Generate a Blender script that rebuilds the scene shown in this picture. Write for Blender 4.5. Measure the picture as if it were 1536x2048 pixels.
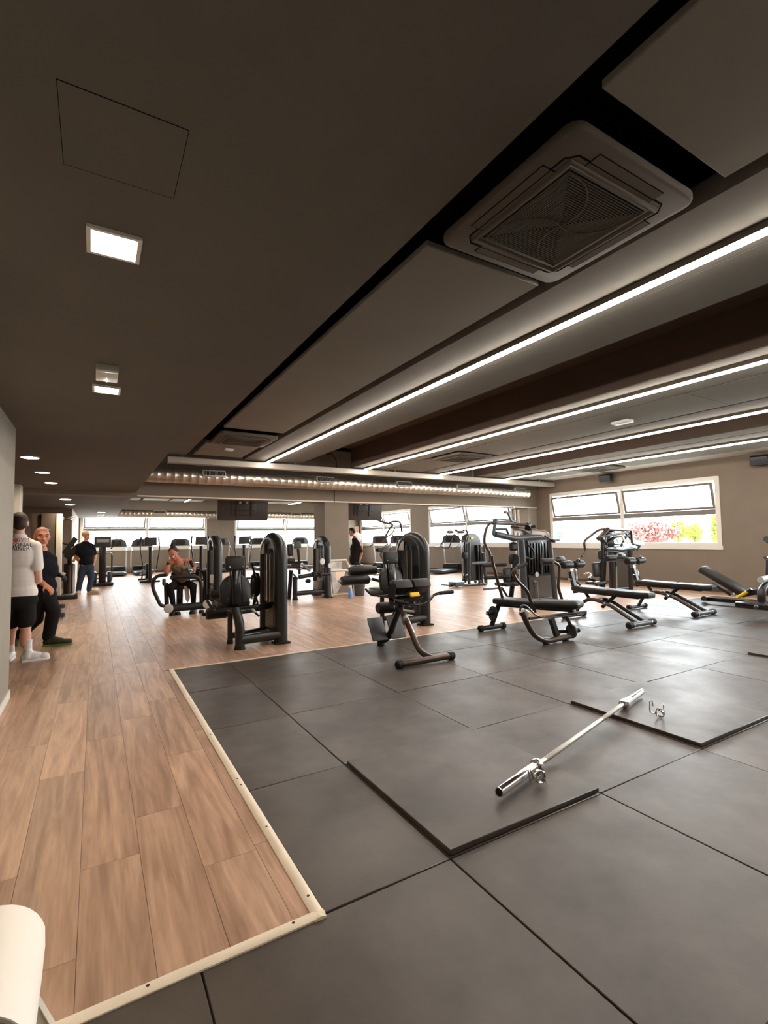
import bpy, bmesh, math, random
from mathutils import Vector, Matrix, Euler
random.seed(7)
for o in list(bpy.data.objects):
    bpy.data.objects.remove(o, do_unlink=True)
SC = bpy.context.scene
COL = SC.collection
PI = math.pi

# ------------------------------------------------------------------ camera
F_PX, CXP, CYP, CAM_H = 975.0, 768.0, 1024.0, 1.35
def _ray(px, py): return Vector((px - CXP, -(py - CYP), F_PX))
_Y = _ray(190, 1085).normalized()                 # depth axis of the room
_X = _ray(2415, 1056); _X = (_X - _Y * _X.dot(_Y)).normalized()
_Z = _X.cross(_Y)
if _Z.y < 0: _Z = -_Z
cam_d = bpy.data.cameras.new('camera')
cam = bpy.data.objects.new('camera', cam_d); COL.objects.link(cam)
right = Vector((_X.x, _Y.x, _Z.x)); up = Vector((_X.y, _Y.y, _Z.y)); fwd = Vector((_X.z, _Y.z, _Z.z))
m = Matrix((( right.x, up.x, -fwd.x, 0), (right.y, up.y, -fwd.y, 0), (right.z, up.z, -fwd.z, CAM_H), (0, 0, 0, 1)))
cam.matrix_world = m
cam_d.sensor_fit = 'VERTICAL'; cam_d.sensor_height = 24.0
cam_d.lens = F_PX / 2048.0 * 24.0
cam_d.clip_start = 0.02; cam_d.clip_end = 600
SC.camera = cam
CAM = Vector((0, 0, CAM_H))
def _dir(px, py):
    r = _ray(px, py); return right * r.x + up * r.y + fwd * r.z
def at(px, py, y=None, x=None, z=None):
    """photo pixel -> point on the plane y=, x= or z= (metres)"""
    d = _dir(px, py)
    if y is not None: t = y / d.y
    elif x is not None: t = x / d.x
    else: t = (z - CAM_H) / d.z
    return CAM + d * t

# ------------------------------------------------------------------ light and view
W = bpy.data.worlds.new('World'); SC.world = W; W.use_nodes = True
nt = W.node_tree; bg = nt.nodes['Background']
SKY_S = 12.0
tc = nt.nodes.new('ShaderNodeTexCoord'); sep = nt.nodes.new('ShaderNodeSeparateXYZ')
ramp = nt.nodes.new('ShaderNodeValToRGB')
nt.links.new(tc.outputs['Generated'], sep.inputs[0]); nt.links.new(sep.outputs['Z'], ramp.inputs[0])
ramp.color_ramp.elements[0].position = 0.0; ramp.color_ramp.elements[0].color = (0.97, 0.98, 1.0, 1)
ramp.color_ramp.elements[1].position = 0.7; ramp.color_ramp.elements[1].color = (0.80, 0.90, 1.0, 1)
nt.links.new(ramp.outputs[0], bg.inputs['Color']); bg.inputs['Strength'].default_value = SKY_S
SC.view_settings.view_transform = 'Standard'; SC.view_settings.look = 'None'
SC.view_settings.gamma = 1.0; SC.view_settings.use_curve_mapping = False
SC.view_settings.exposure = 0.9
LED_S, SPOT_S = 35.0, 90.0
WALL_X, BEAM_Y, FAR_Y, SOF_Z, CEI_Z, LEFT_X = 12.6, 11.3, 24.0, 2.38, 3.10, -0.63
WINS_R = [(-0.9, 4.0), (5.83, 10.72), (12.45, 17.35), (18.85, 23.75)]
WINS_F = [(-0.5, 4.48), (5.85, 10.85)]
WIN_Z0, WIN_Z1 = 1.09, 2.69
def portal(loc, rot, sx, sy):
    l = bpy.data.lights.new('portal', 'AREA'); l.shape = 'RECTANGLE'; l.size = sx; l.size_y = sy
    l.cycles.is_portal = True
    o = bpy.data.objects.new('window_portal', l); COL.objects.link(o); o.location = loc; o.rotation_euler = rot
for a, b in WINS_R:
    portal((WALL_X + .12, (a + b) / 2, (WIN_Z0 + WIN_Z1) / 2), (0, PI / 2, 0), WIN_Z1 - WIN_Z0, b - a)
for a, b in WINS_F:
    portal(((a + b) / 2, FAR_Y + .12, (WIN_Z0 + WIN_Z1) / 2), (-PI / 2, 0, 0), b - a, WIN_Z1 - WIN_Z0)

# ------------------------------------------------------------------ materials
MATS = {}
def srgb(r, g, b):
    f = lambda c: (c / 255 / 12.92) if c / 255 <= .04045 else ((c / 255 + .055) / 1.055) ** 2.4
    return (f(r), f(g), f(b), 1)
def mat(name, col, rough=.5, metal=0.0, spec=.5, noise=None, bump=None, coat=0):
    """noise=(scale, amount) varies the colour, bump=(scale, strength)"""
    m = bpy.data.materials.new(name); m.use_nodes = True; n = m.node_tree; p = n.nodes['Principled BSDF']
    p.inputs['Base Color'].default_value = col; p.inputs['Roughness'].default_value = rough
    p.inputs['Metallic'].default_value = metal; p.inputs['Specular IOR Level'].default_value = spec
    if coat: p.inputs['Coat Weight'].default_value = coat; p.inputs['Coat Roughness'].default_value = .2
    if noise or bump:
        g = n.nodes.new('ShaderNodeNewGeometry')
    if noise:
        t = n.nodes.new('ShaderNodeTexNoise'); t.inputs['Scale'].default_value = noise[0]; t.inputs['Detail'].default_value = 4
        n.links.new(g.outputs['Position'], t.inputs['Vector'])
        mr = n.nodes.new('ShaderNodeMapRange'); mr.inputs['From Min'].default_value = .3; mr.inputs['From Max'].default_value = .7
        mr.inputs['To Min'].default_value = 1 - noise[1]; mr.inputs['To Max'].default_value = 1 + noise[1]
        n.links.new(t.outputs['Fac'], mr.inputs['Value'])
        mx = n.nodes.new('ShaderNodeVectorMath'); mx.operation = 'SCALE'
        mx.inputs[0].default_value = col[:3]; n.links.new(mr.outputs[0], mx.inputs['Scale'])
        n.links.new(mx.outputs[0], p.inputs['Base Color'])
    if bump:
        t = n.nodes.new('ShaderNodeTexNoise'); t.inputs['Scale'].default_value = bump[0]; t.inputs['Detail'].default_value = 3
        n.links.new(g.outputs['Position'], t.inputs['Vector'])
        b = n.nodes.new('ShaderNodeBump'); b.inputs['Strength'].default_value = bump[1]; b.inputs['Distance'].default_value = .01
        n.links.new(t.outputs['Fac'], b.inputs['Height']); n.links.new(b.outputs[0], p.inputs['Normal'])
    MATS[name] = m; return m
def emit(name, col, s):
    m = bpy.data.materials.new(name); m.use_nodes = True; n = m.node_tree
    n.nodes.remove(n.nodes['Principled BSDF']); e = n.nodes.new('ShaderNodeEmission')
    e.inputs['Color'].default_value = col; e.inputs['Strength'].default_value = s
    n.links.new(e.outputs[0], n.nodes['Material Output'].inputs['Surface']); MATS[name] = m; return m

mat('wall_taupe', srgb(132, 120, 107), .85, spec=.2, noise=(3, .04), bump=(60, .08))
mat('wall_grey', srgb(158, 151, 140), .85, spec=.2, noise=(3, .03), bump=(60, .08))
mat('wall_pale', srgb(205, 203, 196), .8, spec=.2, noise=(3, .03))
mat('ceiling_taupe', srgb(113, 109, 101), .9, spec=.15, noise=(2, .04), bump=(40, .06))
mat('ceiling_panel', srgb(132, 127, 118), .9, spec=.15, noise=(2, .03), bump=(80, .05))
mat('dark_brown', srgb(90, 76, 66), .85, spec=.15, noise=(2, .06))
mat('plenum_black', srgb(20, 18, 17), .95, spec=.05)
mat('concrete', srgb(110, 102, 92), .9, spec=.1, noise=(3, .1))
mat('frame_white', srgb(226, 222, 212), .45)
mat('trim_wood', srgb(236, 223, 202), .45, noise=(6, .08))
mat('trim_white', srgb(232, 230, 224), .4)
mat('ac_beige', srgb(104, 97, 89), .8, spec=.2)
mat('ac_dark', srgb(70, 64, 58), .6)
mat('slot_black', srgb(14, 13, 12), .9, spec=.1)
mat('galvanised', srgb(196, 186, 172), .32, metal=.9, noise=(9, .12), bump=(5, .06))
mat('grey_metal', srgb(165, 157, 146), .45, metal=.3)
mat('white_plastic', srgb(232, 232, 228), .4)
mat('black_frame', srgb(31, 30, 29), .36, spec=.5, bump=(200, .05))
mat('steel_grey', srgb(62, 66, 70), .35, spec=.5)
mat('black_vinyl', srgb(31, 29, 27), .42, spec=.45, bump=(150, .08))
mat('black_rubber', srgb(24, 23, 22), .6, spec=.3)
mat('black_gloss', srgb(22, 21, 21), .18, spec=.6)
mat('shroud', srgb(24, 23, 22), .3, spec=.5)
mat('smoked', srgb(78, 70, 62), .25, spec=.5)
mat('chrome', srgb(225, 225, 222), .12, metal=1.0)
mat('satin_steel', srgb(190, 184, 176), .35, metal=1.0, noise=(300, .1))
mat('bronze', srgb(78, 64, 56), .28, metal=.6)
mat('sash_grey', srgb(118, 112, 104), .5)
mat('print_dark', srgb(60, 50, 44), .5)
mat('yellow', srgb(246, 200, 22), .45)
mat('silver_plastic', srgb(188, 188, 184), .35, metal=.2)
mat('screen_black', srgb(26, 26, 28), .2)
mat('screen_brown', srgb(70, 60, 55), .4)
mat('paper_white', srgb(246, 240, 230), .8, spec=.2, bump=(30, .05))
mat('paper_pink', srgb(240, 216, 196), .8, spec=.2)
mat('skin', srgb(206, 142, 114), .5, spec=.4)
mat('skin_red', srgb(200, 132, 106), .5, spec=.4)
mat('skin_pale', srgb(222, 172, 150), .5, spec=.4)
mat('skin_tan', srgb(178, 112, 84), .5, spec=.4)
mat('hair_dark', srgb(52, 38, 32), .7, noise=(80, .2))
mat('hair_black', srgb(24, 22, 22), .6)
mat('cloth_white', srgb(236, 230, 224), .9, spec=.15, bump=(14, .35))
mat('cloth_black', srgb(32, 31, 31), .9, spec=.15, bump=(14, .35))
mat('cloth_navy', srgb(26, 28, 36), .9, spec=.15, bump=(14, .3))
mat('cloth_grey', srgb(58, 55, 53), .9, spec=.15, bump=(14, .3))
mat('denim', srgb(58, 72, 88), .9, spec=.15, noise=(12, .25), bump=(14, .3))
mat('cap_tan', srgb(232, 206, 182), .8)
mat('shoe_tan', srgb(206, 176, 146), .7)
mat('shoe_white', srgb(236, 236, 236), .5)
mat('shoe_green', srgb(40, 46, 34), .6)
mat('lime', srgb(110, 140, 60), .5)
mat('camo', srgb(128, 112, 92), .9, noise=(18, .6))
mat('print_red', srgb(196, 92, 84), .8)
mat('print_black', srgb(30, 28, 28), .8)
mat('eye_white', srgb(235, 230, 225), .3)
mat('lip', srgb(168, 88, 76), .5)
mat('bottle_blue', srgb(120, 160, 225), .25)
mat('bin_grey', srgb(78, 84, 88), .5)
mat('print_paper', srgb(196, 190, 182), .5, noise=(7, .35))
mat('dark_wood', srgb(88, 76, 66), .5, noise=(4, .2))
mat('leaf_green', srgb(120, 150, 40), .8, noise=(3, .3))
mat('leaf_lime', srgb(110, 122, 22), .8, noise=(3, .3))
mat('leaf_red', srgb(120, 72, 66), .8, noise=(3, .3))
mat('leaf_dark', srgb(84, 104, 92), .8, noise=(3, .3))
mat('bark', srgb(90, 70, 56), .9)
mat('hill', srgb(84, 100, 104), .95, noise=(.08, .3))
mat('ground_pale', srgb(178, 176, 164), .95, noise=(.2, .2))
mat('house_white', srgb(190, 186, 180), .9)
mat('roof_red', srgb(130, 90, 76), .9)
emit('led_warm', (1.0, .91, .82, 1), LED_S)
emit('spot_warm', (1.0, .78, .55, 1), SPOT_S)

def wood_mat():
    m = bpy.data.materials.new('oak_plank'); m.use_nodes = True; n = m.node_tree; p = n.nodes['Principled BSDF']; L = n.links.new
    g = n.nodes.new('ShaderNodeNewGeometry'); a = n.nodes.new('ShaderNodeAttribute'); a.attribute_name = 'pv'
    off = n.nodes.new('ShaderNodeVectorMath'); off.operation = 'MULTIPLY_ADD'
    off.inputs[1].default_value = (17.0, 31.0, 5.0)
    L(a.outputs['Color'], off.inputs[0]); L(g.outputs['Position'], off.inputs[2])
    sc = n.nodes.new('ShaderNodeVectorMath'); sc.operation = 'MULTIPLY'; sc.inputs[1].default_value = (1.0, .07, 1.0)
    L(off.outputs[0], sc.inputs[0])
    n1 = n.nodes.new('ShaderNodeTexNoise'); n1.inputs['Scale'].default_value = 12; n1.inputs['Detail'].default_value = 5; n1.inputs['Distortion'].default_value = 1.6
    L(sc.outputs[0], n1.inputs['Vector'])
    n2 = n.nodes.new('ShaderNodeTexNoise'); n2.inputs['Scale'].default_value = 90; n2.inputs['Detail'].default_value = 3
    L(sc.outputs[0], n2.inputs['Vector'])
    w = n.nodes.new('ShaderNodeTexWave'); w.wave_type = 'RINGS'; w.inputs['Scale'].default_value = 9; w.inputs['Distortion'].default_value = 7
    w.inputs['Detail'].default_value = 2; w.inputs['Detail Scale'].default_value = 1.2
    L(sc.outputs[0], w.inputs['Vector'])
    r = n.nodes.new('ShaderNodeValToRGB'); e = r.color_ramp.elements
    e[0].position = .28; e[0].color = srgb(162, 128, 106); e[1].position = .72; e[1].color = srgb(210, 174, 148)
    L(n1.outputs['Fac'], r.inputs[0])
    mx = n.nodes.new('ShaderNodeMix'); mx.data_type = 'RGBA'; mx.blend_type = 'MULTIPLY'; mx.inputs['Factor'].default_value = .35
    r2 = n.nodes.new('ShaderNodeValToRGB'); r2.color_ramp.elements[0].color = (.66, .60, .55, 1); r2.color_ramp.elements[1].position = .5
    L(w.outputs['Fac'], r2.inputs[0]); L(r.outputs[0], mx.inputs['A']); L(r2.outputs[0], mx.inputs['B'])
    mx2 = n.nodes.new('ShaderNodeMix'); mx2.data_type = 'RGBA'; mx2.blend_type = 'MULTIPLY'; mx2.inputs['Factor'].default_value = .4
    r3 = n.nodes.new('ShaderNodeValToRGB'); r3.color_ramp.elements[0].position = .35; r3.color_ramp.elements[0].color = (.72, .67, .62, 1); r3.color_ramp.elements[1].position = .6
    L(n2.outputs['Fac'], r3.inputs[0]); L(mx.outputs['Result'], mx2.inputs['A']); L(r3.outputs[0], mx2.inputs['B'])
    sp = n.nodes.new('ShaderNodeSeparateColor'); L(a.outputs['Color'], sp.inputs[0])
    mr = n.nodes.new('ShaderNodeMapRange'); mr.inputs['To Min'].default_value = .80; mr.inputs['To Max'].default_value = 1.14
    L(sp.outputs[0], mr.inputs['Value'])
    s2 = n.nodes.new('ShaderNodeVectorMath'); s2.operation = 'SCALE'; L(mx2.outputs['Result'], s2.inputs[0]); L(mr.outputs[0], s2.inputs['Scale'])
    L(s2.outputs[0], p.inputs['Base Color'])
    p.inputs['Roughness'].default_value = .40; p.inputs['Specular IOR Level'].default_value = .38
    b = n.nodes.new('ShaderNodeBump'); b.inputs['Strength'].default_value = .12; b.inputs['Distance'].default_value = .004
    L(n2.outputs['Fac'], b.inputs['Height']); L(b.outputs[0], p.inputs['Normal'])
    MATS['oak_plank'] = m
wood_mat()
def rubber_mat():
    m = bpy.data.materials.new('rubber_tile'); m.use_nodes = True; n = m.node_tree; p = n.nodes['Principled BSDF']; L = n.links.new
    g = n.nodes.new('ShaderNodeNewGeometry'); oi = n.nodes.new('ShaderNodeObjectInfo')
    off = n.nodes.new('ShaderNodeVectorMath'); off.operation = 'MULTIPLY_ADD'; off.inputs[1].default_value = (40, 40, 40)
    L(oi.outputs['Random'], off.inputs[0]); L(g.outputs['Position'], off.inputs[2])
    t = n.nodes.new('ShaderNodeTexNoise'); t.inputs['Scale'].default_value = 2.2; t.inputs['Detail'].default_value = 6; t.inputs['Roughness'].default_value = .6
    L(off.outputs[0], t.inputs['Vector'])
    r = n.nodes.new('ShaderNodeValToRGB'); e = r.color_ramp.elements
    e[0].position = .3; e[0].color = srgb(58, 51, 46); e[1].position = .75; e[1].color = srgb(88, 78, 70)
    L(t.outputs['Fac'], r.inputs[0]); L(r.outputs[0], p.inputs['Base Color'])
    mr = n.nodes.new('ShaderNodeMapRange'); mr.inputs['From Min'].default_value = .3; mr.inputs['From Max'].default_value = .7
    mr.inputs['To Min'].default_value = .50; mr.inputs['To Max'].default_value = .38
    L(t.outputs['Fac'], mr.inputs['Value']); L(mr.outputs[0], p.inputs['Roughness'])
    p.inputs['Specular IOR Level'].default_value = .5
    t2 = n.nodes.new('ShaderNodeTexNoise'); t2.inputs['Scale'].default_value = 320; L(g.outputs['Position'], t2.inputs['Vector'])
    b = n.nodes.new('ShaderNodeBump'); b.inputs['Strength'].default_value = .12; b.inputs['Distance'].default_value = .003
    L(t2.outputs['Fac'], b.inputs['Height']); L(b.outputs[0], p.inputs['Normal'])
    MATS['rubber_tile'] = m
rubber_mat()
def glass_mat():
    m = bpy.data.materials.new('pane_glass'); m.use_nodes = True; n = m.node_tree; L = n.links.new
    n.nodes.remove(n.nodes['Principled BSDF'])
    t = n.nodes.new('ShaderNodeBsdfTransparent'); t.inputs['Color'].default_value = (.96, .98, .97, 1)
    g = n.nodes.new('ShaderNodeBsdfGlossy'); g.inputs['Roughness'].default_value = .02
    fr = n.nodes.new('ShaderNodeFresnel'); fr.inputs['IOR'].default_value = 1.06
    mx = n.nodes.new('ShaderNodeMixShader'); L(fr.outputs[0], mx.inputs[0]); L(t.outputs[0], mx.inputs[1]); L(g.outputs[0], mx.inputs[2])
    L(mx.outputs[0], n.nodes['Material Output'].inputs['Surface']); MATS['pane_glass'] = m
glass_mat()

# ------------------------------------------------------------------ mesh helpers
WORG = {}                       # world origin of each object (nothing is rotated at object level)
V = Vector
def frame_of(d, hint=None):
    d = d.normalized()
    h = hint if hint is not None else (V((0, 0, 1)) if abs(d.z) < .9 else V((1, 0, 0)))
    a = h.cross(d).normalized(); b = d.cross(a).normalized()
    return a, b
XF = [None]                     # optional placement applied to everything added to a mesh
class MB:
    def __init__(s): s.v = []; s.f = []
    def add(s, vs, fs):
        k = len(s.v); s.v += [(XF[0] @ V(p)) if XF[0] else V(p) for p in vs]; s.f += [tuple(i + k for i in f) for f in fs]; return s
    def box(s, lo, hi, rot=None, piv=None):
        (x0, y0, z0), (x1, y1, z1) = lo, hi
        vs = [V(p) for p in ((x0,y0,z0),(x1,y0,z0),(x1,y1,z0),(x0,y1,z0),(x0,y0,z1),(x1,y0,z1),(x1,y1,z1),(x0,y1,z1))]
        if rot is not None:
            c = V(piv) if piv is not None else (V(lo) + V(hi)) / 2
            vs = [c + rot @ (p - c) for p in vs]
        return s.add(vs, [(0,3,2,1),(4,5,6,7),(0,1,5,4),(1,2,6,5),(2,3,7,6),(3,0,4,7)])
    def rbox(s, c, size, rot=None, r=.01, seg=2):
        """bevelled box: centre, full size, rotation matrix"""
        bm = bmesh.new(); bmesh.ops.create_cube(bm, size=1)
        for v in bm.verts: v.co = V((v.co.x * size[0], v.co.y * size[1], v.co.z * size[2]))
        r = min(r, min(size) * .49)
        bmesh.ops.bevel(bm, geom=list(bm.edges), offset=r, segments=seg, profile=.5, affect='EDGES')
        bm.verts.index_update()
        R = rot or Matrix.Identity(3); c = V(c)
        s.add([c + R @ v.co for v in bm.verts], [[v.index for v in f.verts] for f in bm.faces]); bm.free(); return s
    def beam(s, p0, p1, w, h, hint=None, r=.006):
        """rectangular bar from p0 to p1, w across, h along the hint direction"""
        p0, p1 = V(p0), V(p1); d = (p1 - p0); L = d.length; d.normalize()
        a, b = frame_of(d, hint)
        R = Matrix((a, d, b)).transposed()
        return s.rbox((p0 + p1) / 2, (w, L, h), R, r, 1)
    def tube(s, pts, r, seg=10, closed=False, fillet=0, squash=None, hint=None):
        """round tube through points; fillet rounds the bends; r may be a list; squash=(a,b) makes it oval"""
        pts = [V(p) for p in pts]
        if fillet and len(pts) > 2:
            out = [pts[0]]
            for i in range(1, len(pts) - 1):
                A, B, C = pts[i-1], pts[i], pts[i+1]
                u = (A - B); w = (C - B); f = min(fillet, u.length * .49, w.length * .49)
                p, q = B + u.normalized() * f, B + w.normalized() * f
                for k in range(6):
                    t = k / 5; out.append(p * (1-t)**2 + B * 2*t*(1-t) + q * t*t)
            out.append(pts[-1]); pts = out
        n = len(pts); rs = r if isinstance(r, (list, tuple)) else [r] * n
        if len(rs) != n: rs = [rs[0] + (rs[-1] - rs[0]) * i / (n - 1) for i in range(n)]
        vs, fs = [], []; a = None
        for i in range(n):
            d = (pts[(i+1) % n] - pts[i-1]) if (closed or 0 < i < n-1) else (pts[1] - pts[0] if i == 0 else pts[-1] - pts[-2])
            d.normalize()
            if a is None: a, b = frame_of(d, hint)
            else:
                a = (a - d * a.dot(d)); a = a.normalized() if a.length > 1e-6 else frame_of(d)[0]; b = d.cross(a)
            ka, kb = squash or (1, 1)
            for k in range(seg):
                t = 2 * PI * k / seg
                vs.append(pts[i] + a * (math.cos(t) * rs[i] * ka) + b * (math.sin(t) * rs[i] * kb))
        m_ = n if closed else n - 1
        for i in range(m_):
            for k in range(seg):
                j = (i + 1) % n
                fs.append((i*seg + k, i*seg + (k+1) % seg, j*seg + (k+1) % seg, j*seg + k))
        if not closed:
            fs.append(tuple(range(seg))[::-1]); fs.append(tuple((n-1)*seg + k for k in range(seg)))
        return s.add(vs, fs)
    def cyl(s, p0, p1, r, seg=16, r1=None):
        return s.tube([p0, p1], [r, r1 if r1 is not None else r], seg)
    def lathe(s, p0, axis, prof, seg=20):
        """prof = [(distance along axis, radius)]"""
        p0 = V(p0); d = V(axis).normalized(); a, b = frame_of(d)
        vs, fs = [], []
        for h, r in prof:
            for k in range(seg):
                t = 2 * PI * k / seg
                vs.append(p0 + d * h + (a * math.cos(t) + b * math.sin(t)) * max(r, 1e-4))
        for i in range(len(prof) - 1):
            for k in range(seg):
                fs.append((i*seg+k, i*seg+(k+1) % seg, (i+1)*seg+(k+1) % seg, (i+1)*seg+k))
        fs.append(tuple(range(seg))[::-1]); fs.append(tuple((len(prof)-1)*seg+k for k in range(seg)))
        return s.add(vs, fs)
    def roller(s, p0, p1, r, seg=20):
        """foam roller with soft ends"""
        p0, p1 = V(p0), V(p1); L = (p1 - p0).length; e = min(.03, L * .2)
        return s.lathe(p0, p1 - p0, [(0, r*.55), (0, r*.8), (e*.3, r*.94), (e, r), (L-e, r), (L-e*.3, r*.94), (L, r*.8), (L, r*.55)], seg)
    def ball(s, c, r, seg=14, rings=8, sc=(1, 1, 1), rot=None):
        c = V(c); vs, fs = [], []; R = rot or Matrix.Identity(3)
        for i in range(rings + 1):
            th = PI * i / rings
            for k in range(seg):
                ph = 2 * PI * k / seg
                vs.append(c + R @ V((r*sc[0]*math.sin(th)*math.cos(ph), r*sc[1]*math.sin(th)*math.sin(ph), r*sc[2]*math.cos(th))))
        for i in range(rings):
            for k in range(seg):
                fs.append((i*seg+k, (i+1)*seg+k, (i+1)*seg+(k+1) % seg, i*seg+(k+1) % seg))
        return s.add(vs, fs)
    def plate(s, pts, n, th, bevel=0):
        """flat outline (list of 3D points) given thickness th along n (centred), optional soft edge"""
        pts = [V(p) for p in pts]; n = V(n).normalized(); c = sum(pts, V()) / len(pts)
        lay = []
        if bevel:
            k = lambda f: [c + (p - c) * (1 - f) for p in pts]
            R = max((p - c).length for p in pts); b = bevel / R
            lay = [(k(b), -th/2), (k(b*.3), -th/2 + bevel*.3), (pts, -th/2 + bevel), (pts, th/2 - bevel), (k(b*.3), th/2 - bevel*.3), (k(b), th/2)]
        else: lay = [(pts, -th/2), (pts, th/2)]
        m_ = len(pts); vs, fs = [], []
        for P, h in lay: vs += [p + n * h for p in P]
        for i in range(len(lay) - 1):
            for k in range(m_): fs.append((i*m_+k, i*m_+(k+1) % m_, (i+1)*m_+(k+1) % m_, (i+1)*m_+k))
        fs.append(tuple(range(m_))[::-1]); fs.append(tuple((len(lay)-1)*m_+k for k in range(m_)))
        return s.add(vs, fs)
    def mesh(s, name, org=V((0, 0, 0))):
        me = bpy.data.meshes.new(name); me.from_pydata([p - org for p in s.v], [], s.f); me.validate()
        bm = bmesh.new(); bm.from_mesh(me); bmesh.ops.recalc_face_normals(bm, faces=bm.faces); bm.to_mesh(me); bm.free()
        me.polygons.foreach_set('use_smooth', [True] * len(me.polygons)); me.set_sharp_from_angle(angle=.7)
        return me
    def base(s):
        xs = [p.x for p in s.v]; ys = [p.y for p in s.v]; zs = [p.z for p in s.v]
        return V(((min(xs)+max(xs))/2, (min(ys)+max(ys))/2, min(zs)))
    def build(s, name, mt, parent=None, label=None):
        org = WORG[parent.name] if parent else s.base()
        me = s.mesh(name, org); me.materials.append(MATS[mt])
        o = bpy.data.objects.new(name, me); COL.objects.link(o)
        if parent: o.parent = parent; o.location = (0, 0, 0)
        else: o.location = org
        WORG[o.name] = org
        if label: o['label'] = label
        return o
def tag(o, label, cat, group=None):
    o['label'] = label; o['category'] = cat
    if group: o['group'] = group
    return o
def thing(name, loc, label, cat, group=None):
    o = bpy.data.objects.new(name, None); COL.objects.link(o); o.location = loc; o.empty_display_size = .1
    WORG[o.name] = V(loc); return tag(o, label, cat, group)
def struct(o):
    o['kind'] = 'structure'; return o
def shared(name, me, loc, parent):
    o = bpy.data.objects.new(name, me); COL.objects.link(o); o.parent = parent; o.location = V(loc) - WORG[parent.name]
    WORG[o.name] = V(loc); return o
def copy_tree(o, loc=None, parent=None):
    c = o.copy(); COL.objects.link(c); c.parent = parent
    if loc is not None: c.location = loc
    for ch in list(o.children): copy_tree(ch, None, c)
    return c
def rz(a): return Matrix.Rotation(a, 3, 'Z')
def rx(a): return Matrix.Rotation(a, 3, 'X')
def ry(a): return Matrix.Rotation(a, 3, 'Y')
def flat_text(name, txt, size, mt, parent, M):
    """lettering as a thin mesh; M places it in the world"""
    c = bpy.data.curves.new(name, 'FONT'); c.body = txt; c.size = size; c.align_x = 'CENTER'; c.extrude = .0006; c.resolution_u = 2
    t = bpy.data.objects.new(name + '_tmp', c); COL.objects.link(t)
    dg = bpy.context.evaluated_depsgraph_get(); me = bpy.data.meshes.new_from_object(t.evaluated_get(dg))
    bpy.data.objects.remove(t, do_unlink=True)
    org = WORG[parent.name]
    for v in me.vertices: v.co = (M @ v.co) - org
    me.materials.clear(); me.materials.append(MATS[mt])
    o = bpy.data.objects.new(name, me); COL.objects.link(o); o.parent = parent; WORG[o.name] = org
    return o
# ================================================================== the room
# ---- floor: slab > planks, rubber tiles
floor = struct(MB().box((-6, -2.6, -.12), (WALL_X + .3, FAR_Y + .3, -.022)).build('floor', 'concrete'))
RUB_Y, TRIM_X, NEAR_Y = 5.62, .735, 1.70
def in_rubber(x, y): return (TRIM_X < x < 11.75 and y < RUB_Y) or y < NEAR_Y
PW = .22; planks = []
k = -27
rnd = random.Random(3)
while True:
    x0 = .19 + PW * k; k += 1
    if x0 > WALL_X: break
    if x0 < -5.9: continue
    y = -2.4 - rnd.random() * 1.3
    while y < FAR_Y:
        L = rnd.choice((1.22, 1.52, 1.52)); y0, y1 = y, min(y + L, FAR_Y); y += L
        xa, xb = x0, min(x0 + PW, WALL_X)
        xm = (xa + xb) / 2
        if xm > 11.75 or xa >= TRIM_X:
            lo = RUB_Y + .03 if xm < 11.75 else -2.4
            if xa < 11.75 < xb: lo = RUB_Y + .03
        else: lo = NEAR_Y + .03
        if y1 <= lo: continue
        y0 = max(y0, lo)
        if xa < TRIM_X < xb and y0 < RUB_Y:           # plank cut along the mat edge
            if y1 > RUB_Y + .03: planks.append((xa, xb, RUB_Y + .03, y1))
            xb2 = TRIM_X - .04
            if xb2 - xa > .03: planks.append((xa, xb2, y0, min(y1, RUB_Y + .0)))
            continue
        planks.append((xa, xb, y0, y1))
def px_size(p):
    cx_, cy_ = (p[0] + p[1]) / 2, (p[2] + p[3]) / 2
    v = V((cx_, cy_, 0)) - CAM; d = v.dot(fwd)
    if d < .6: return 0
    sx, sy = CXP + F_PX * v.dot(right) / d, CYP - F_PX * v.dot(up) / d
    if not (-120 < sx < 1650 and 900 < sy < 2250): return 0
    return (p[1] - p[0]) * (p[3] - p[2]) * 1e6 / d ** 3
planks.sort(key=px_size, reverse=True)
G = .0005
def plank_geo(p, mb):
    x0, x1, y0, y1 = p[0] + G, p[1] - G, p[2] + G, p[3] - G; b = .0012
    mb.add([(x0, y0, -.02), (x1, y0, -.02), (x1, y1, -.02), (x0, y1, -.02), (x0, y0, -b), (x1, y0, -b), (x1, y1, -b), (x0, y1, -b),
            (x0+b, y0+b, 0), (x1-b, y0+b, 0), (x1-b, y1-b, 0), (x0+b, y1-b, 0)],
           [(8,9,10,11), (4,5,9,8), (5,6,10,9), (6,7,11,10), (7,4,8,11), (0,1,5,4), (1,2,6,5), (2,3,7,6), (3,0,4,7)])
def set_pv(me, vals):
    a = me.attributes.new('pv', 'FLOAT_COLOR', 'POINT')
    for i, c in enumerate(vals): a.data[i].color = c
for p in planks[:300]:
    mb = MB(); plank_geo(p, mb); o = mb.build('plank', 'oak_plank', floor)
    c = (rnd.random(), rnd.random(), rnd.random(), 1); set_pv(o.data, [c] * 12)
    for q in o.data.polygons: q.use_smooth = False
mb = MB(); vals = []
for p in planks[300:]:
    plank_geo(p, mb); vals += [(rnd.random(), rnd.random(), rnd.random(), 1)] * 12
o = mb.build('plank_field', 'oak_plank', floor); o['kind'] = 'stuff'; set_pv(o.data, vals)
for q in o.data.polygons: q.use_smooth = False
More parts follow.
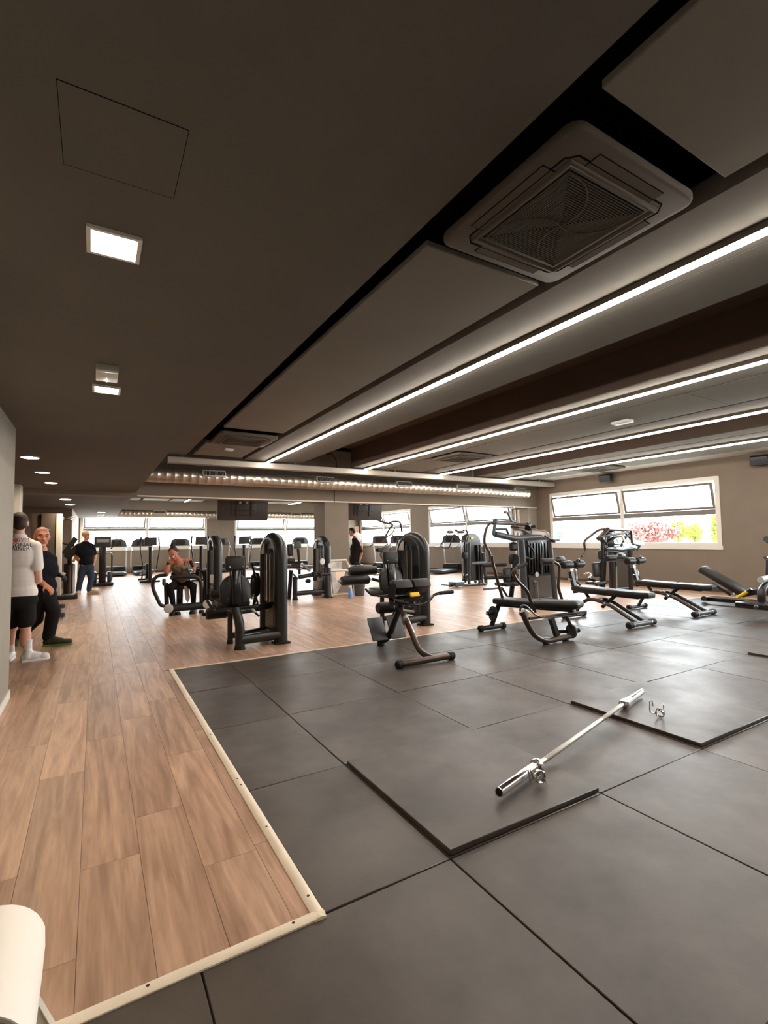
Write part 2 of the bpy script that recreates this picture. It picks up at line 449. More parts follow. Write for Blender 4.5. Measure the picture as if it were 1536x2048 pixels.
# ---- rubber tiles, one metre square, butted
GX = [-5.7 + i for i in range(18)]; GX = [.31 + i for i in range(-6, 12)] + [11.75]
GY = [-2.3, -1.31, -.31, .69, 1.70, 2.71, 3.70, 4.70, 5.62]
def tile_mesh(w, d):
    mb = MB(); mb.rbox((0, 0, -.011), (w - .006, d - .006, .022), None, .0025, 1); me = mb.mesh('rubber_tile'); me.materials.append(MATS['rubber_tile'])
    return me
TM = {}
for i in range(len(GX) - 1):
    for j in range(len(GY) - 1):
        x0, x1, y0, y1 = GX[i], GX[i+1], GY[j], GY[j+1]
        if y0 >= NEAR_Y - .01:
            if x1 <= TRIM_X: continue
            x0 = max(x0, TRIM_X)
        elif x1 < -2: continue
        w, d = round(x1 - x0, 3), round(y1 - y0, 3)
        if (w, d) not in TM: TM[(w, d)] = tile_mesh(w, d)
        shared('rubber_tile', TM[(w, d)], ((x0+x1)/2, (y0+y1)/2, (i * 7 + j * 5) % 3 * .0008), floor)
# ---- edge trims of the wooden platform
def edging(name, a, b, label):
    """half-round profile strip from a to b"""
    a, b = V(a), V(b); d = (b - a).normalized(); n = V((-d.y, d.x, 0)); w = .044
    prof = [(-.5, 0), (-.5, .006), (-.38, .009), (-.1, .012), (.15, .011), (.38, .008), (.5, .004), (.5, 0)]
    vs = [p + n * (w * u) + V((0, 0, h)) for p in (a, b) for u, h in prof]; q = len(prof)
    fs = [(i, (i+1) % q, q + (i+1) % q, q + i) for i in range(q)] + [tuple(range(q)), tuple(range(q, 2*q))]
    o = MB().add(vs, fs).build(name, 'trim_wood'); struct(o); tag_l(o, label)
    return o
def tag_l(o, label): o['label'] = label
t1 = edging('trim_1', (TRIM_X - .022, NEAR_Y - .02, 0), (TRIM_X - .022, RUB_Y + .02, 0), 'pale wooden edging along the long side of the black rubber mats')
t2 = edging('trim_2', (LEFT_X, NEAR_Y + .005, 0), (TRIM_X, NEAR_Y + .005, 0), 'pale wooden edging across the near end of the plank walkway')
t3 = struct(MB().box((TRIM_X - .04, RUB_Y - .002, -.01), (11.76, RUB_Y + .028, .006)).build('trim_3', 'trim_wood')); t3['label'] = 'thin pale strip along the far edge of the rubber mats'
t4 = struct(MB().box((11.75, -2.4, -.01), (11.775, RUB_Y, .006)).build('trim_4', 'trim_wood')); t4['label'] = 'thin pale strip between rubber mats and right wall planks'
for (t, pts) in ((t1, [(TRIM_X - .022, y) for y in (1.80, 2.32, 2.78, 2.86, 3.6, 4.5)]), (t2, [(x, NEAR_Y + .005) for x in (.62, .16, -.3)])):
    for x, y in pts:
        MB().cyl((x, y, .0115), (x, y, .0128), .0055, 10).build('screw', 'bronze', t)
# ---- walls
def wall_with_windows(name, axis, pos, a0, a1, z1, wins, mt, th=.25):
    mb = MB()
    def seg(u0, u1, z0, zz):
        if axis == 'x': mb.box((pos, u0, z0), (pos + th, u1, zz))
        else: mb.box((u0, pos, z0), (u1, pos + th, zz))
    u = a0
    for w0, w1 in wins:
        seg(u, w0, -.02, z1); seg(w0, w1, -.02, WIN_Z0); seg(w0, w1, WIN_Z1, z1); u = w1
    seg(u, a1, -.02, z1)
    return struct(mb.build(name, mt))
wall_with_windows('wall_right', 'x', WALL_X, -2.6, FAR_Y + .25, 3.75, WINS_R, 'wall_taupe')
wall_with_windows('wall_far', 'y', FAR_Y, -6.2, WALL_X, 3.75, WINS_F, 'wall_taupe')
struct(MB().box((-6.2, -2.75, -.02), (WALL_X + .25, -2.55, 3.75)).build('wall_back', 'wall_taupe'))
struct(MB().box((LEFT_X - .16, -2.55, -.02), (LEFT_X, 5.42, SOF_Z)).build('wall_left', 'wall_grey'))
struct(MB().box((LEFT_X - .165, -2.4, -.005), (LEFT_X + .012, 5.432, .075)).build('baseboard_left', 'trim_white'))
struct(MB().box((WALL_X - .014, -2.5, -.005), (WALL_X, FAR_Y, .07)).build('baseboard_right', 'dark_brown'))
struct(MB().box((-.5, FAR_Y - .014, -.005), (WALL_X - .015, FAR_Y, .07)).build('baseboard_far', 'dark_brown'))
struct(MB().box((-6.2, 17.4, -.02), (-.62, 23.98, SOF_Z)).build('wall_inner', 'wall_taupe'))
wf = struct(MB().box((-.62, 17.42, -.02), (-.60, 23.98, SOF_Z)).build('wall_inner_lit_side', 'wall_pale'))  # pale sheet puts the window light into the colour of the wall's side
struct(MB().box((-6.2, -2.6, -.02), (-6.0, 17.4, SOF_Z)).build('wall_outer_left', 'wall_taupe'))
struct(MB().box((-1.25, 10.5, -.02), (-1.14, 10.9, SOF_Z)).build('pillar_pale', 'wall_pale'))
# ---- beam and column between the two halves of the room
bm_ = struct(MB().box((-6.0, BEAM_Y, 2.30), (WALL_X, BEAM_Y + .45, 3.75)).build('beam', 'wall_taupe'))
bl = MB().box((.74, BEAM_Y - .008, 2.295), (WALL_X - .02, BEAM_Y + .0, 2.325)).build('beam_lip', 'trim_wood', bm_)
MB().box((6.0, BEAM_Y - .004, 2.33), (6.012, BEAM_Y, 2.62)).build('cable', 'black_rubber', bm_) if False else None
c1 = struct(MB().box((4.97, BEAM_Y + .02, -.02), (5.64, BEAM_Y + .72, 2.30)).build('column', 'wall_taupe'))
struct(MB().box((12.2, BEAM_Y + .02, -.02), (12.6, BEAM_Y + .45, 2.30)).build('corner_column', 'wall_grey'))
cb = MB().tube([at(669, 1005, y=BEAM_Y - .01), at(669, 981, y=BEAM_Y - .01)], .008, 6).build('cable', 'black_rubber', bm_)
# ---- windows: frame, mullion, transom, tilted upper sashes, panes
def window(n, axis, pos, u0, u1, tilt=True):
    """axis 'x': wall plane x=pos, room on the smaller side; u along the wall"""
    def P(u, d, z): return V((pos + d, u, z)) if axis == 'x' else V((u, pos + d, z))   # d>0 goes outside
    def bar(mb, ua, ub, za, zb, d0, d1):
        lo = P(ua, d0, za); hi = P(ub, d1, zb)
        mb.box((min(lo.x,hi.x), min(lo.y,hi.y), za), (max(lo.x,hi.x), max(lo.y,hi.y), zb))
    z0, z1 = WIN_Z0, WIN_Z1; um = (u0 + u1) / 2; zt = z0 + .80; fw = .065
    mb = MB()
    bar(mb, u0, u1, z0, z0 + fw, -.01, .16); bar(mb, u0, u1, z1 - fw, z1, -.01, .16)
    bar(mb, u0, u0 + fw, z0 + fw, z1 - fw, -.01, .16); bar(mb, u1 - fw, u1, z0 + fw, z1 - fw, -.01, .16)
    root = struct(mb.build('window_%d' % n, 'frame_white'))
    s = MB(); bar(s, u0 - .06, u1 + .06, z0 - .10, z0 - .001, -.035, -.001); bar(s, u0 - .04, u0 - .001, z0, z1 + .03, -.02, -.001); bar(s, u1 + .001, u1 + .04, z0, z1 + .03, -.02, -.001); bar(s, u0 - .001, u1 + .001, z1 + .001, z1 + .04, -.02, -.001)
    s.build('casing', 'frame_white', root)
    s = MB(); bar(s, um - .05, um + .05, z0 + fw, z1 - fw, .0, .14); s.build('mullion', 'frame_white', root)
    for a, b in ((u0 + fw, um - .05), (um + .05, u1 - fw)):
        s = MB(); bar(s, a, b, zt - .06, zt + .06, -.005, .12); s.build('transom', 'sash_grey', root)
        s = MB(); bar(s, a, b, z0 + fw, zt - .06, .06, .068); s.build('pane', 'pane_glass', root)
        # upper sash hinged at its foot, head tipped into the room
        zb, ze = zt + .065, z1 - fw - .03; H = ze - zb; ang = math.radians(13)
        s = MB(); g = MB()
        def Q(u, h, d): return P(u, .03 - math.sin(ang) * h + d * math.cos(ang), zb + math.cos(ang) * h + d * math.sin(ang))
        def slab(m_, ua, ub, h0, h1, d0, d1):
            c = [Q(u, h, d) for u, h, d in ((ua,h0,d0),(ub,h0,d0),(ub,h1,d0),(ua,h1,d0),(ua,h0,d1),(ub,h0,d1),(ub,h1,d1),(ua,h1,d1))]
            m_.add(c, [(0,3,2,1),(4,5,6,7),(0,1,5,4),(1,2,6,5),(2,3,7,6),(3,0,4,7)])
        e = .055; a2, b2 = a + .02, b - .02
        slab(s, a2, b2, 0, e, 0, .05); slab(s, a2, b2, H - e, H, 0, .05); slab(s, a2, a2 + e, e, H - e, 0, .05); slab(s, b2 - e, b2, e, H - e, 0, .05)
        sash = s.build('sash', 'sash_grey', root)
        slab(g, a2 + e, b2 - e, e, H - e, .02, .028); g.build('pane', 'pane_glass', sash)
        for uu in (a2 + .015, b2 - .015):
            MB().tube([P(uu, .07, zb + H * .52), Q(uu, H * .62, .01)], .009, 6).build('stay', 'grey_metal', sash)
    return root
wn = 1
for a, b in WINS_R: window(wn, 'x', WALL_X, a, b); wn += 1
for a, b in WINS_F: window(wn, 'y', FAR_Y, a, b); wn += 1
# ---- ceiling
slab = struct(MB().box((-6.2, -2.75, 3.62), (WALL_X + .25, FAR_Y + .25, 3.75)).build('ceiling', 'plenum_black'))
def cbox(name, x0, x1, y0, y1, z0, z1, mt, parent=slab):
    return MB().box((x0, y0, z0), (x1, y1, z1)).build(name, mt, parent)
for (ya, yb) in ((-2.55, BEAM_Y), (BEAM_Y + .45, FAR_Y)):
    cbox('soffit', -6.0, .72, ya, yb, SOF_Z, 3.60, 'ceiling_taupe')
def hatch(x0, x1, y0, y1):
    h = cbox('access_hatch', x0, x1, y0, y1, SOF_Z - .001, SOF_Z, 'ceiling_taupe'); h['label'] = 'flush square access hatch in the low ceiling'
    f = MB(); e = .0016
    for a, b, c, d in ((x0-e, x1+e, y0-e, y0), (x0-e, x1+e, y1, y1+e), (x0-e, x0, y0, y1), (x1, x1+e, y0, y1)): f.box((a, c, SOF_Z-.0012), (b, d, SOF_Z))
    f.build('seam', 'slot_black', h)
hatch(-.09, .185, 1.25, 1.53)
ISL_END = 10.6
for half, (ya, yb) in enumerate(((-2.55, ISL_END), (BEAM_Y + .45, FAR_Y - 1.1))):
    Z0, Z1 = CEI_Z, CEI_Z + .03
    cbox('ceiling_board', .72, 1.56, ya, yb, Z0, 3.60, 'ceiling_taupe')
    # floating panels in the black slot
    segs = ([(-2.5, 1.12), (2.29, 7.66), (9.02, 10.35)] if half == 0 else [(ya + .1, 19.0), (20.3, yb - .1)])
    for a, b in segs:
        MB().rbox((2.16, (a+b)/2, Z0 + .02), (.96, b - a, .04), None, .006, 1).build('ceiling_panel', 'ceiling_panel', slab)
    cbox('ceiling_board', 2.74, 3.44, ya, yb, Z0, Z0 + .12, 'ceiling_taupe')
    cbox('ceiling_board', 3.446, 4.02, ya, yb, Z0, 3.60, 'ceiling_taupe')
    cbox('recess_side', 4.02, 4.03, ya, yb, Z0 + .001, 3.6, 'dark_brown')
    cbox('recess_top', 4.03, 5.36, ya, yb, 3.57, 3.6, 'dark_brown')
    cbox('recess_side', 5.36, 5.40, ya, yb, Z0 + .0, 3.6, 'dark_brown')
    cbox('ceiling_board', 5.40, 6.25, ya, yb, Z0, 3.60, 'ceiling_panel')
    segs = ([(-2.5, 3.2), (3.206, 7.6), (8.75, 10.5)] if half == 0 else [(ya + .1, yb - .1)])
    for a, b in segs:
        MB().rbox((6.83, (a+b)/2, Z0 + .02), (1.10, b - a, .04), None, .004, 1).build('ceiling_panel', 'ceiling_panel', slab)
    cbox('ceiling_board', 7.42, 8.10, ya, yb, Z0, 3.60, 'ceiling_taupe')
    cbox('recess_top', 8.10, 9.31, ya, yb, 3.57, 3.6, 'dark_brown')
    cbox('recess_side', 9.31, 9.35, ya, yb, Z0, 3.6, 'dark_brown')
    cbox('ceiling_board', 9.35, 9.80, ya, yb, Z0, 3.60, 'ceiling_panel')
    cbox('ceiling_board', 9.84, 10.60, ya, yb, Z0, Z0 + .12, 'ceiling_taupe')
    segs = ([(-2.5, 3.4), (3.406, 7.35), (8.5, 10.5)] if half == 0 else [(ya + .1, yb - .1)])
    for a, b in segs:
        MB().rbox((11.13, (a+b)/2, Z0 + .02), (1.02, b - a, .04), None, .004, 1).build('ceiling_panel', 'ceiling_panel', slab)
    cbox('ceiling_board', 11.68, WALL_X, ya, yb, Z0 + .04, 3.60, 'wall_pale')
# ================================================================== lights
def led_line(x, y0, y1, label, light=True):
    c = thing('led_profile', (x, (y0+y1)/2, CEI_Z - .06), label, 'light', 'linear ceiling lights')
    MB().box((x - .028, y0, CEI_Z - .045), (x + .028, y1, CEI_Z)).build('housing', 'ac_beige', c)
    mb = MB(); n = 6; prof = [(-.027, 0)] + [(.027 * math.cos(PI - PI * i / n), -.022 * math.sin(PI * i / n) - .004) for i in range(n + 1)] + [(.027, 0)]
    vs = [V((x + u, yy, CEI_Z - .045 + h)) for yy in (y0 + .002, y1 - .002) for u, h in prof]; q = len(prof)
    mb.add(vs, [(i, (i+1) % q, q + (i+1) % q, q + i) for i in range(q)] + [tuple(range(q)), tuple(range(q, 2*q))])
    mb.build('diffuser', 'led_warm', c)
    return c
for x, nm in ((3.22, 'nearest long glowing strip light, left of the dark ceiling recess'), (5.66, 'long glowing strip light, second from the soffit, beside a dark recess'), (7.96, 'long glowing strip light, third from the soffit, edging a dark recess'), (10.35, 'long glowing strip light, farthest from the soffit, above the wide window')):
    led_line(x, -2.4, 10.44, nm)
for x, nm in ((3.30, 'short stretch of strip light beyond the beam, left of the first television'), (7.98, 'short stretch of strip light beyond the beam, between television and column')):
    led_line(x, 12.2, 22.4, nm)
def downlight(x, y, s, label, sq=True):
    d = thing('downlight', (x, y, SOF_Z - .012), label, 'light', 'recessed downlights in the soffit')
    h = s / 2; z = SOF_Z
    if sq:
        f = MB()
        for a, b, c_, e in ((-h, h, -h, -h + .014), (-h, h, h - .014, h), (-h, -h + .014, -h + .014, h - .014), (h - .014, h, -h + .014, h - .014)):
            f.box((x + a, y + c_, z - .012), (x + b, y + e, z))
        f.build('bezel', 'white_plastic', d)
        MB().box((x - h + .0145, y - h + .0145, z - .009), (x + h - .0145, y + h - .0145, z - .001)).build('diffuser', 'spot_warm', d)
    else:
        f = MB(); n = 24
        r0, r1 = h, h - .012
        vs = [V((x + r * math.cos(2*PI*i/n), y + r * math.sin(2*PI*i/n), zz)) for r, zz in ((r0, z), (r0, z-.01), (r1, z-.012), (r1, z)) for i in range(n)]
        f.add(vs, [(j*n+i, j*n+(i+1) % n, ((j+1) % 4)*n+(i+1) % n, ((j+1) % 4)*n+i) for j in range(4) for i in range(n)])
        f.build('bezel', 'white_plastic', d)
        MB().cyl((x, y, z - .009), (x, y, z - .001), r1 - .0005, n).build('diffuser', 'spot_warm', d)
    return d
downlight(.04, 1.87, .165, 'large square downlight glowing near the access hatch')
downlight(.05, 3.72, .165, 'square downlight just beyond the white emergency box')
for i, (px, py) in enumerate(((60, 914), (85, 944), (102, 965))):
    p = at(px, py, z=SOF_Z); downlight(p.x, p.y, .2, 'round downlight in the soffit row before the beam, %s from the grey wall' % ('first', 'second', 'third')[i], False)
for i, (px, py) in enumerate(((131, 998), (140, 1009))):
    p = at(px, py, z=SOF_Z); downlight(p.x, p.y, .24, 'round downlight beyond the beam over the dark cable tower, %s one' % ('nearer', 'farther')[i], False)
for i, yy in enumerate((19.2, 20.9, 22.6)):
    downlight(.17, yy, .24, 'round downlight in the far soffit above the capped man, %s of three' % ('nearest', 'middle', 'farthest')[i], False)
e = thing('emergency_light', (.045, 3.31, SOF_Z - .04), 'white emergency light box with grey edge beside a square downlight', 'light')
MB().rbox((.045, 3.335, SOF_Z - .019), (.115, .19, .038), None, .005).build('box', 'white_plastic', e)
MB().rbox((.045, 3.215, SOF_Z - .019), (.115, .048, .038), None, .005).build('lens', 'silver_plastic', e)
MB().cyl((.045, 3.40, SOF_Z - .0385), (.045, 3.40, SOF_Z - .042), .004, 8).build('indicator', 'spot_warm', e)
# ================================================================== ceiling cassettes
def cassette(x, y, s, label):
    z = CEI_Z - .015
    r = thing('air_cassette', (x, y, z - .03), label, 'air conditioner', 'ceiling air cassettes')
    h = s / 2
    pts = []
    for cx_, cy_, a0 in ((h-.07, h-.07, 0), (-h+.07, h-.07, PI/2), (-h+.07, -h+.07, PI), (h-.07, -h+.07, 1.5*PI)):
        for i in range(6): a = a0 + PI/2 * i / 5; pts.append((cx_ + .07*math.cos(a), cy_ + .07*math.sin(a)))
    o = MB().plate([(x + a, y + b, z) for a, b in pts], (0, 0, 1), .05, .016).build('panel', 'ac_beige', r)
    zz = z - .0255
    q = .62 * h
    # raised rim round the grille
    MB().tube([(x + a, y + b, zz - .004) for a, b in ((q+.035, q+.035), (-q-.035, q+.035), (-q-.035, -q-.035), (q+.035, -q-.035))], .02, 8, closed=True, squash=(1, .7), fillet=0).build('grille_rim', 'ac_beige', r)
    MB().tube([(x + a, y + b, zz + .002) for a, b in ((q+.075, q+.03), (q+.03, q+.075), (-q-.03, q+.075), (-q-.075, q+.03), (-q-.075, -q-.03), (-q-.03, -q-.075), (q+.03, -q-.075), (q+.075, -q-.03))], .006, 6, closed=True).build('rim_gap', 'slot_black', r)
    MB().box((x - q, y - q, zz - .002), (x + q, y + q, zz + .004)).build('grille_back', 'plenum_black', r)
    # swirled slats: four fields of fine ribs separated by curved blades
    sl = MB(); N = 22
    for f in range(4):
        R = rz(f * PI / 2)
        for i in range(N):
            t = (i + .5) / N; d = q * t
            a = R @ V((-d, -d, 0)); b = R @ V((d, -d, 0))
            sl.beam((x + a.x, y + a.y, zz - .005), (x + b.x, y + b.y, zz - .005), .005, .006, V((0, 0, 1)), .0)
    sl.build('slats', 'ceiling_taupe', r)['kind'] = 'stuff'
    for f in range(4):
        R = rz(f * PI / 2); pts = []
        for i in range(9):
            t = i / 8; a = -PI * .75 + (1 - t) * 1.15
            v = R @ V((q * 1.38 * t * math.cos(a), q * 1.38 * t * math.sin(a), 0)); pts.append((x + v.x, y + v.y, zz - .010))
        MB().tube(pts, .004, 6).build('swirl_blade', 'ac_beige', r)
    for f in range(4):
        R = rz(f * PI / 2)
        c = R @ V((0, -h * .80, 0)); a = R @ V((h * .52, h * .085, 0))
        fl = MB().box((x + c.x - abs(a.x), y + c.y - abs(a.y), zz - .003), (x + c.x + abs(a.x), y + c.y + abs(a.y), zz)).build('air_flap', 'ac_beige', r)
        g = MB(); A, B = abs(a.x) + .004, abs(a.y) + .004
        for (u0, u1, v0, v1) in ((-A, A, -B, -B+.004), (-A, A, B-.004, B), (-A, -A+.004, -B+.004, B-.004), (A-.004, A, -B+.004, B-.004)):
            g.box((x + c.x + u0, y + c.y + v0, zz - .002), (x + c.x + u1, y + c.y + v1, zz + .001))
        g.build('flap_seam', 'slot_black', fl)
    return r
cassette(2.17, 1.72, .95, 'large beige air cassette with swirl grille, nearest in the black ceiling slot')
cassette(2.17, 8.38, .95, 'beige air cassette at the far end of the black ceiling slot')
cassette(6.84, 8.18, .95, 'beige air cassette between second and third strip lights')
cassette(11.13, 7.92, .95, 'beige air cassette near the right wall above the window')
cassette(2.17, 19.65, .95, 'beige air cassette in the ceiling beyond the beam')
# ================================================================== small ceiling fittings
s1 = thing('smoke_sensor', (2.16, 9.42, CEI_Z - .03), 'small white ceiling sensor beyond the second cassette', 'sensor')
MB().rbox((2.16, 9.42, CEI_Z - .018), (.17, .16, .035), None, .008).build('case', 'white_plastic', s1); MB().rbox((2.16, 9.42, CEI_Z - .038), (.10, .09, .012), None, .004).build('lens', 'silver_plastic', s1)
s2 = thing('emergency_light', (6.9, 4.47, CEI_Z - .05), 'small white emergency lamp on ceiling between second and third strip lights', 'light')
MB().rbox((6.9, 4.47, CEI_Z - .02), (.16, .28, .04), None, .008).build('case', 'white_plastic', s2); MB().rbox((6.9, 4.47, CEI_Z - .042), (.10, .2, .014), None, .005).build('lens', 'silver_plastic', s2)
def speaker(p, label):
    s = thing('wall_speaker', p, label, 'speaker', 'black wall speakers'); p = V(p)
    R = rz(.25) @ ry(-.3)
    MB().rbox(p, (.2, .34, .22), R, .03, 3).build('cabinet', 'black_gloss', s)
    MB().rbox(p + R @ V((-.102, 0, 0)), (.01, .3, .18), R, .004).build('grille', 'steel_grey', s)
    MB().beam(p + V((.08, 0, .02)), (WALL_X - .001, p.y, p.z + .06), .04, .03).build('bracket', 'black_frame', s)
speaker((WALL_X - .2, 8.6, 2.98), 'black speaker bracketed high on right wall above the window')
speaker((WALL_X - .2, 4.88, 2.95), 'black speaker high on right wall at the photo edge')
# ================================================================== air duct, cable tray
def duct(y, zc, r, x0, x1, label, grilles):
    d = thing('air_duct', ((x0+x1)/2, y, zc - r), label, 'duct')
    prof = []; n = int((x1 - x0) / .16)
    for i in range(n):
        a = (x1 - x0) * i / n
        prof += [(a, r), (a + .135, r), (a + .145, r + .004), (a + .155, r + .004)]
    prof += [(x1 - x0, r), (x1 - x0 + .03, r * .8)]
    MB().lathe((x0, y, zc), (1, 0, 0), prof, 32).build('pipe', 'galvanised', d)
    for gx, gw in grilles:
        R = rx(-.12)
        c = V((gx, y - r * .93, zc + r * .42)); R = rx(-.40)
        gr = MB().rbox(c, (gw, .06, .15), R, .004, 1).build('vent_grille', 'silver_plastic', d)
        MB().rbox(c + R @ V((0, -.0305, 0)), (gw - .05, .004, .10), R, .001, 1).build('opening', 'slot_black', gr)
        k = int(gw / .03)
        for i in range(k):
            MB().rbox(c + R @ V((-gw/2 + .02 + (gw - .04) * i / (k-1), -.034, 0)), (.008, .006, .10), R, .001, 1).build('vane', 'grey_metal', gr)
    return d
duct(10.93, 2.72, .155, .76, 11.75, 'shiny spiral air duct running in front of the concrete beam', [(2.17, .48), (4.76, .46), (7.03, .46), (9.03, .46), (11.3, .44)])
duct(23.25, 2.55, .16, .76, 12.2, 'spiral air duct above the far windows', [(2.4, .5), (8.6, .5)])
tr = thing('cable_tray', (6.7, 10.52, 2.93), 'long pale box-section cable tray hung above the air duct', 'cable tray')
MB().rbox((6.87, 10.55, 2.99), (11.3, .16, .13), None, .008, 1).build('channel', 'grey_metal', tr)
for x in (1.5, 3.9, 6.6, 9.2, 11.9):
    MB().box((x - .015, 10.54, 3.055), (x + .015, 10.56, 3.57)).build('hanger', 'grey_metal', tr)
cbl = MB().tube([(5.0, 11.2, 3.5), (5.02, 11.0, 3.48), (5.0, 10.7, 3.3), (5.01, 10.66, 3.06)], .012, 6).build('cable', 'black_rubber'); tag(cbl, 'black cable looping down from the recess to the cable tray', 'cable')
# ================================================================== televisions behind the beam
def tv(x0, x1, y, zb, label):
    zt = zb + .72; t = thing('television', ((x0+x1)/2, y, zb), label, 'television', 'televisions hung behind the beam')
    R = rx(.12); c = V(((x0+x1)/2, y, (zb+zt)/2)); w = x1 - x0
    MB().rbox(c, (w, .05, .72), R, .012).build('back_shell', 'screen_brown', t)
    MB().rbox(c + R @ V((0, .028, 0)), (w - .02, .006, .70), R, .002, 1).build('screen', 'screen_black', t)
    MB().rbox(c + R @ V((0, -.035, -.02)), (w * .5, .03, .4), R, .02).build('rear_housing', 'screen_brown', t)
    br = MB()
    for u in (-.18, .18): br.rbox(c + R @ V((u, -.06, -.02)), (.035, .025, .44), R, .003, 1)
    for v in (-.1, .08): br.rbox(c + R @ V((0, -.065, v)), (.5, .02, .03), R, .003, 1)
    br.build('bracket', 'black_frame', t)
    MB().cyl(c + V((0, -.09, .05)), (c.x, c.y - .09, 3.09), .022, 10).build('ceiling_pole', 'black_frame', t)
    for u in (-.1, .07): MB().cyl(c + R @ V((u, -.075, .1)), c + R @ V((u, -.085, .1)), .03, 12).build('knob', 'silver_plastic', t)
tv(2.55, 3.80, 12.25, 1.84, 'flat television seen from behind, left of the column')
tv(5.95, 7.18, 12.25, 1.88, 'flat television seen from behind, right of the column')
# ================================================================== gym machines
def A(px, py, y): return at(px, py, y=y)
def TR(parent, name, mt, r, pts, fillet=.06, seg=10, squash=None, hint=None, **pl):
    """tube traced through photo pixels lying on a plane (x=, y= or z=); a point may carry its own plane as ('y', v)"""
    P = []
    for p in pts:
        if isinstance(p, Vector): P.append(p); continue
        kw = {p[2]: p[3]} if len(p) > 2 else pl
        P.append(at(p[0], p[1], **kw))
    return MB().tube(P, r, seg, fillet=fillet, squash=squash, hint=hint).build(name, mt, parent)
def foot_cap(parent, p, r, name='foot', mt='black_rubber'):
    p = V(p); return MB().lathe((p.x, p.y, 0), (0, 0, 1), [(0, r*1.18), (.012, r*1.18), (.03, r*1.02), (.05, r*1.02)], 16).build(name, mt, parent)
def tower(t, x, y0, y1, H=1.46, w=.075, d=.075, badge=True, axis='y', col='black_frame'):
    """hoop-shaped weight tower standing in the plane x (or y when axis='x')"""
    def Q(u, off, z): return V((x + off, u, z)) if axis == 'y' else V((u, x + off, z))
    R = (y1 - y0) / 2; n = 12
    path = [Q(y0, 0, 0.02), Q(y0, 0, .6)] + [Q(y0 + R - R * math.cos(PI * i / n), 0, H - d - R * .75 + R * .75 * math.sin(PI * i / n)) for i in range(n + 1)] + [Q(y1, 0, .6), Q(y1, 0, .02)]
    MB().tube(path, 1.0, 14, squash=(d, w), hint=Q(0, 1, 0) - Q(0, 0, 0)).build('tower_hoop', col, t)
    for u in (y0, y1):
        c = Q(u, 0, 0); MB().rbox((c.x, c.y, .012), (w*2.35, d*2.35, .024) if axis == 'y' else (d*2.35, w*2.35, .024), None, .01, 2).build('foot', 'black_rubber', t)
    a, b = y0 + d * .7, y1 - d * .7
    nrm = (1, 0, 0) if axis == 'y' else (0, 1, 0)
    out = [Q(a, 0, .50), Q(b, 0, .50), Q(b, 0, H - R * .75 - d)] + [Q(y0 + R + (R - d) * math.cos(PI * i / 8), 0, H - d*1.3 - R * .75 + R * .7 * math.sin(PI * i / 8)) for i in range(1, 8)] + [Q(a, 0, H - R * .75 - d)]
    MB().plate(out, nrm, w * 1.25, .01).build('shroud', 'shroud', t)
    out = [Q(a, 0, .12), Q(b, 0, .12), Q(b, 0, .5), Q(a, 0, .5)]
    MB().plate(out, nrm, w * .9).build('stack_window', 'smoked', t)
    s = -1
    for k, u in enumerate((.36, .62)):
        uu = a + (b - a) * u
        MB().cyl(Q(uu, s * w * .78, .52), Q(uu, s * w * .78, H - .30), .008, 8).build('guide_rod', 'chrome', t)
        MB().tube([Q(uu, s * w * .9, H - .30), Q(uu, s * w * .9, H - .22)], .016, 8).build('cable_end', 'steel_grey', t)
    for i in range(6):
        z = .16 + i * .052
        MB().box(*[tuple(v) for v in ((lambda p, q: (V((min(p.x,q.x), min(p.y,q.y), z)), V((max(p.x,q.x), max(p.y,q.y), z + .048))))(Q(a + .09, -w*.62, z), Q(b - .09, w*.62, z)))]).build('weight_plate', 'steel_grey', t)
    pin = MB().cyl(Q((a+b)/2, s*w*.5, .39), Q((a+b)/2, s*w*1.15, .39), .012, 8).build('selector_pin', 'yellow', t)
    if badge:
        c = Q(y1 - d * 1.2, s * w * .85, H - .22)
        MB().rbox(c, (.012, .15, .17) if axis == 'y' else (.15, .012, .17), None, .02, 3).build('badge_plate', 'silver_plastic', t)
def backrest(t, x, y, z0, z1, w, tilt=-.12):
    """two winged pads on a central spine with a headrest, seen from behind"""
    R = rx(tilt); c0 = V((x, y, z0))
    def L(u, d, h): return c0 + R @ V((u, d, h))
    H = z1 - z0
    for s in (-1, 1):
        o = [(.07, .0), (.15, .01), (.185, .07), (.19, H*.38), (.16, H*.5), (.10, H*.58), (.07, H*.59)]
        MB().plate([L(s * u * w / .38, .03, h) for u, h in o], R @ V((0, 1, 0)), .07, .02).build('backrest_pad', 'black_vinyl', t)
        for h in (.07, H * .45):
            MB().cyl(L(s * .095 * w / .38, -.004, h), L(s * .095 * w / .38, -.012, h), .009, 8).build('bolt', 'steel_grey', t)
    MB().rbox(L(0, .01, H * .36), (.135, .09, H * .78), R, .025, 2).build('spine', 'black_gloss', t)
    MB().rbox(L(0, .0, H * .85), (.25, .10, H * .32), R, .03, 3).build('headrest', 'black_vinyl', t)
    for s in (-1, 1): MB().cyl(L(s * .08, -.05, H * .78), L(s * .08, -.058, H * .78), .009, 8).build('bolt', 'chrome', t)
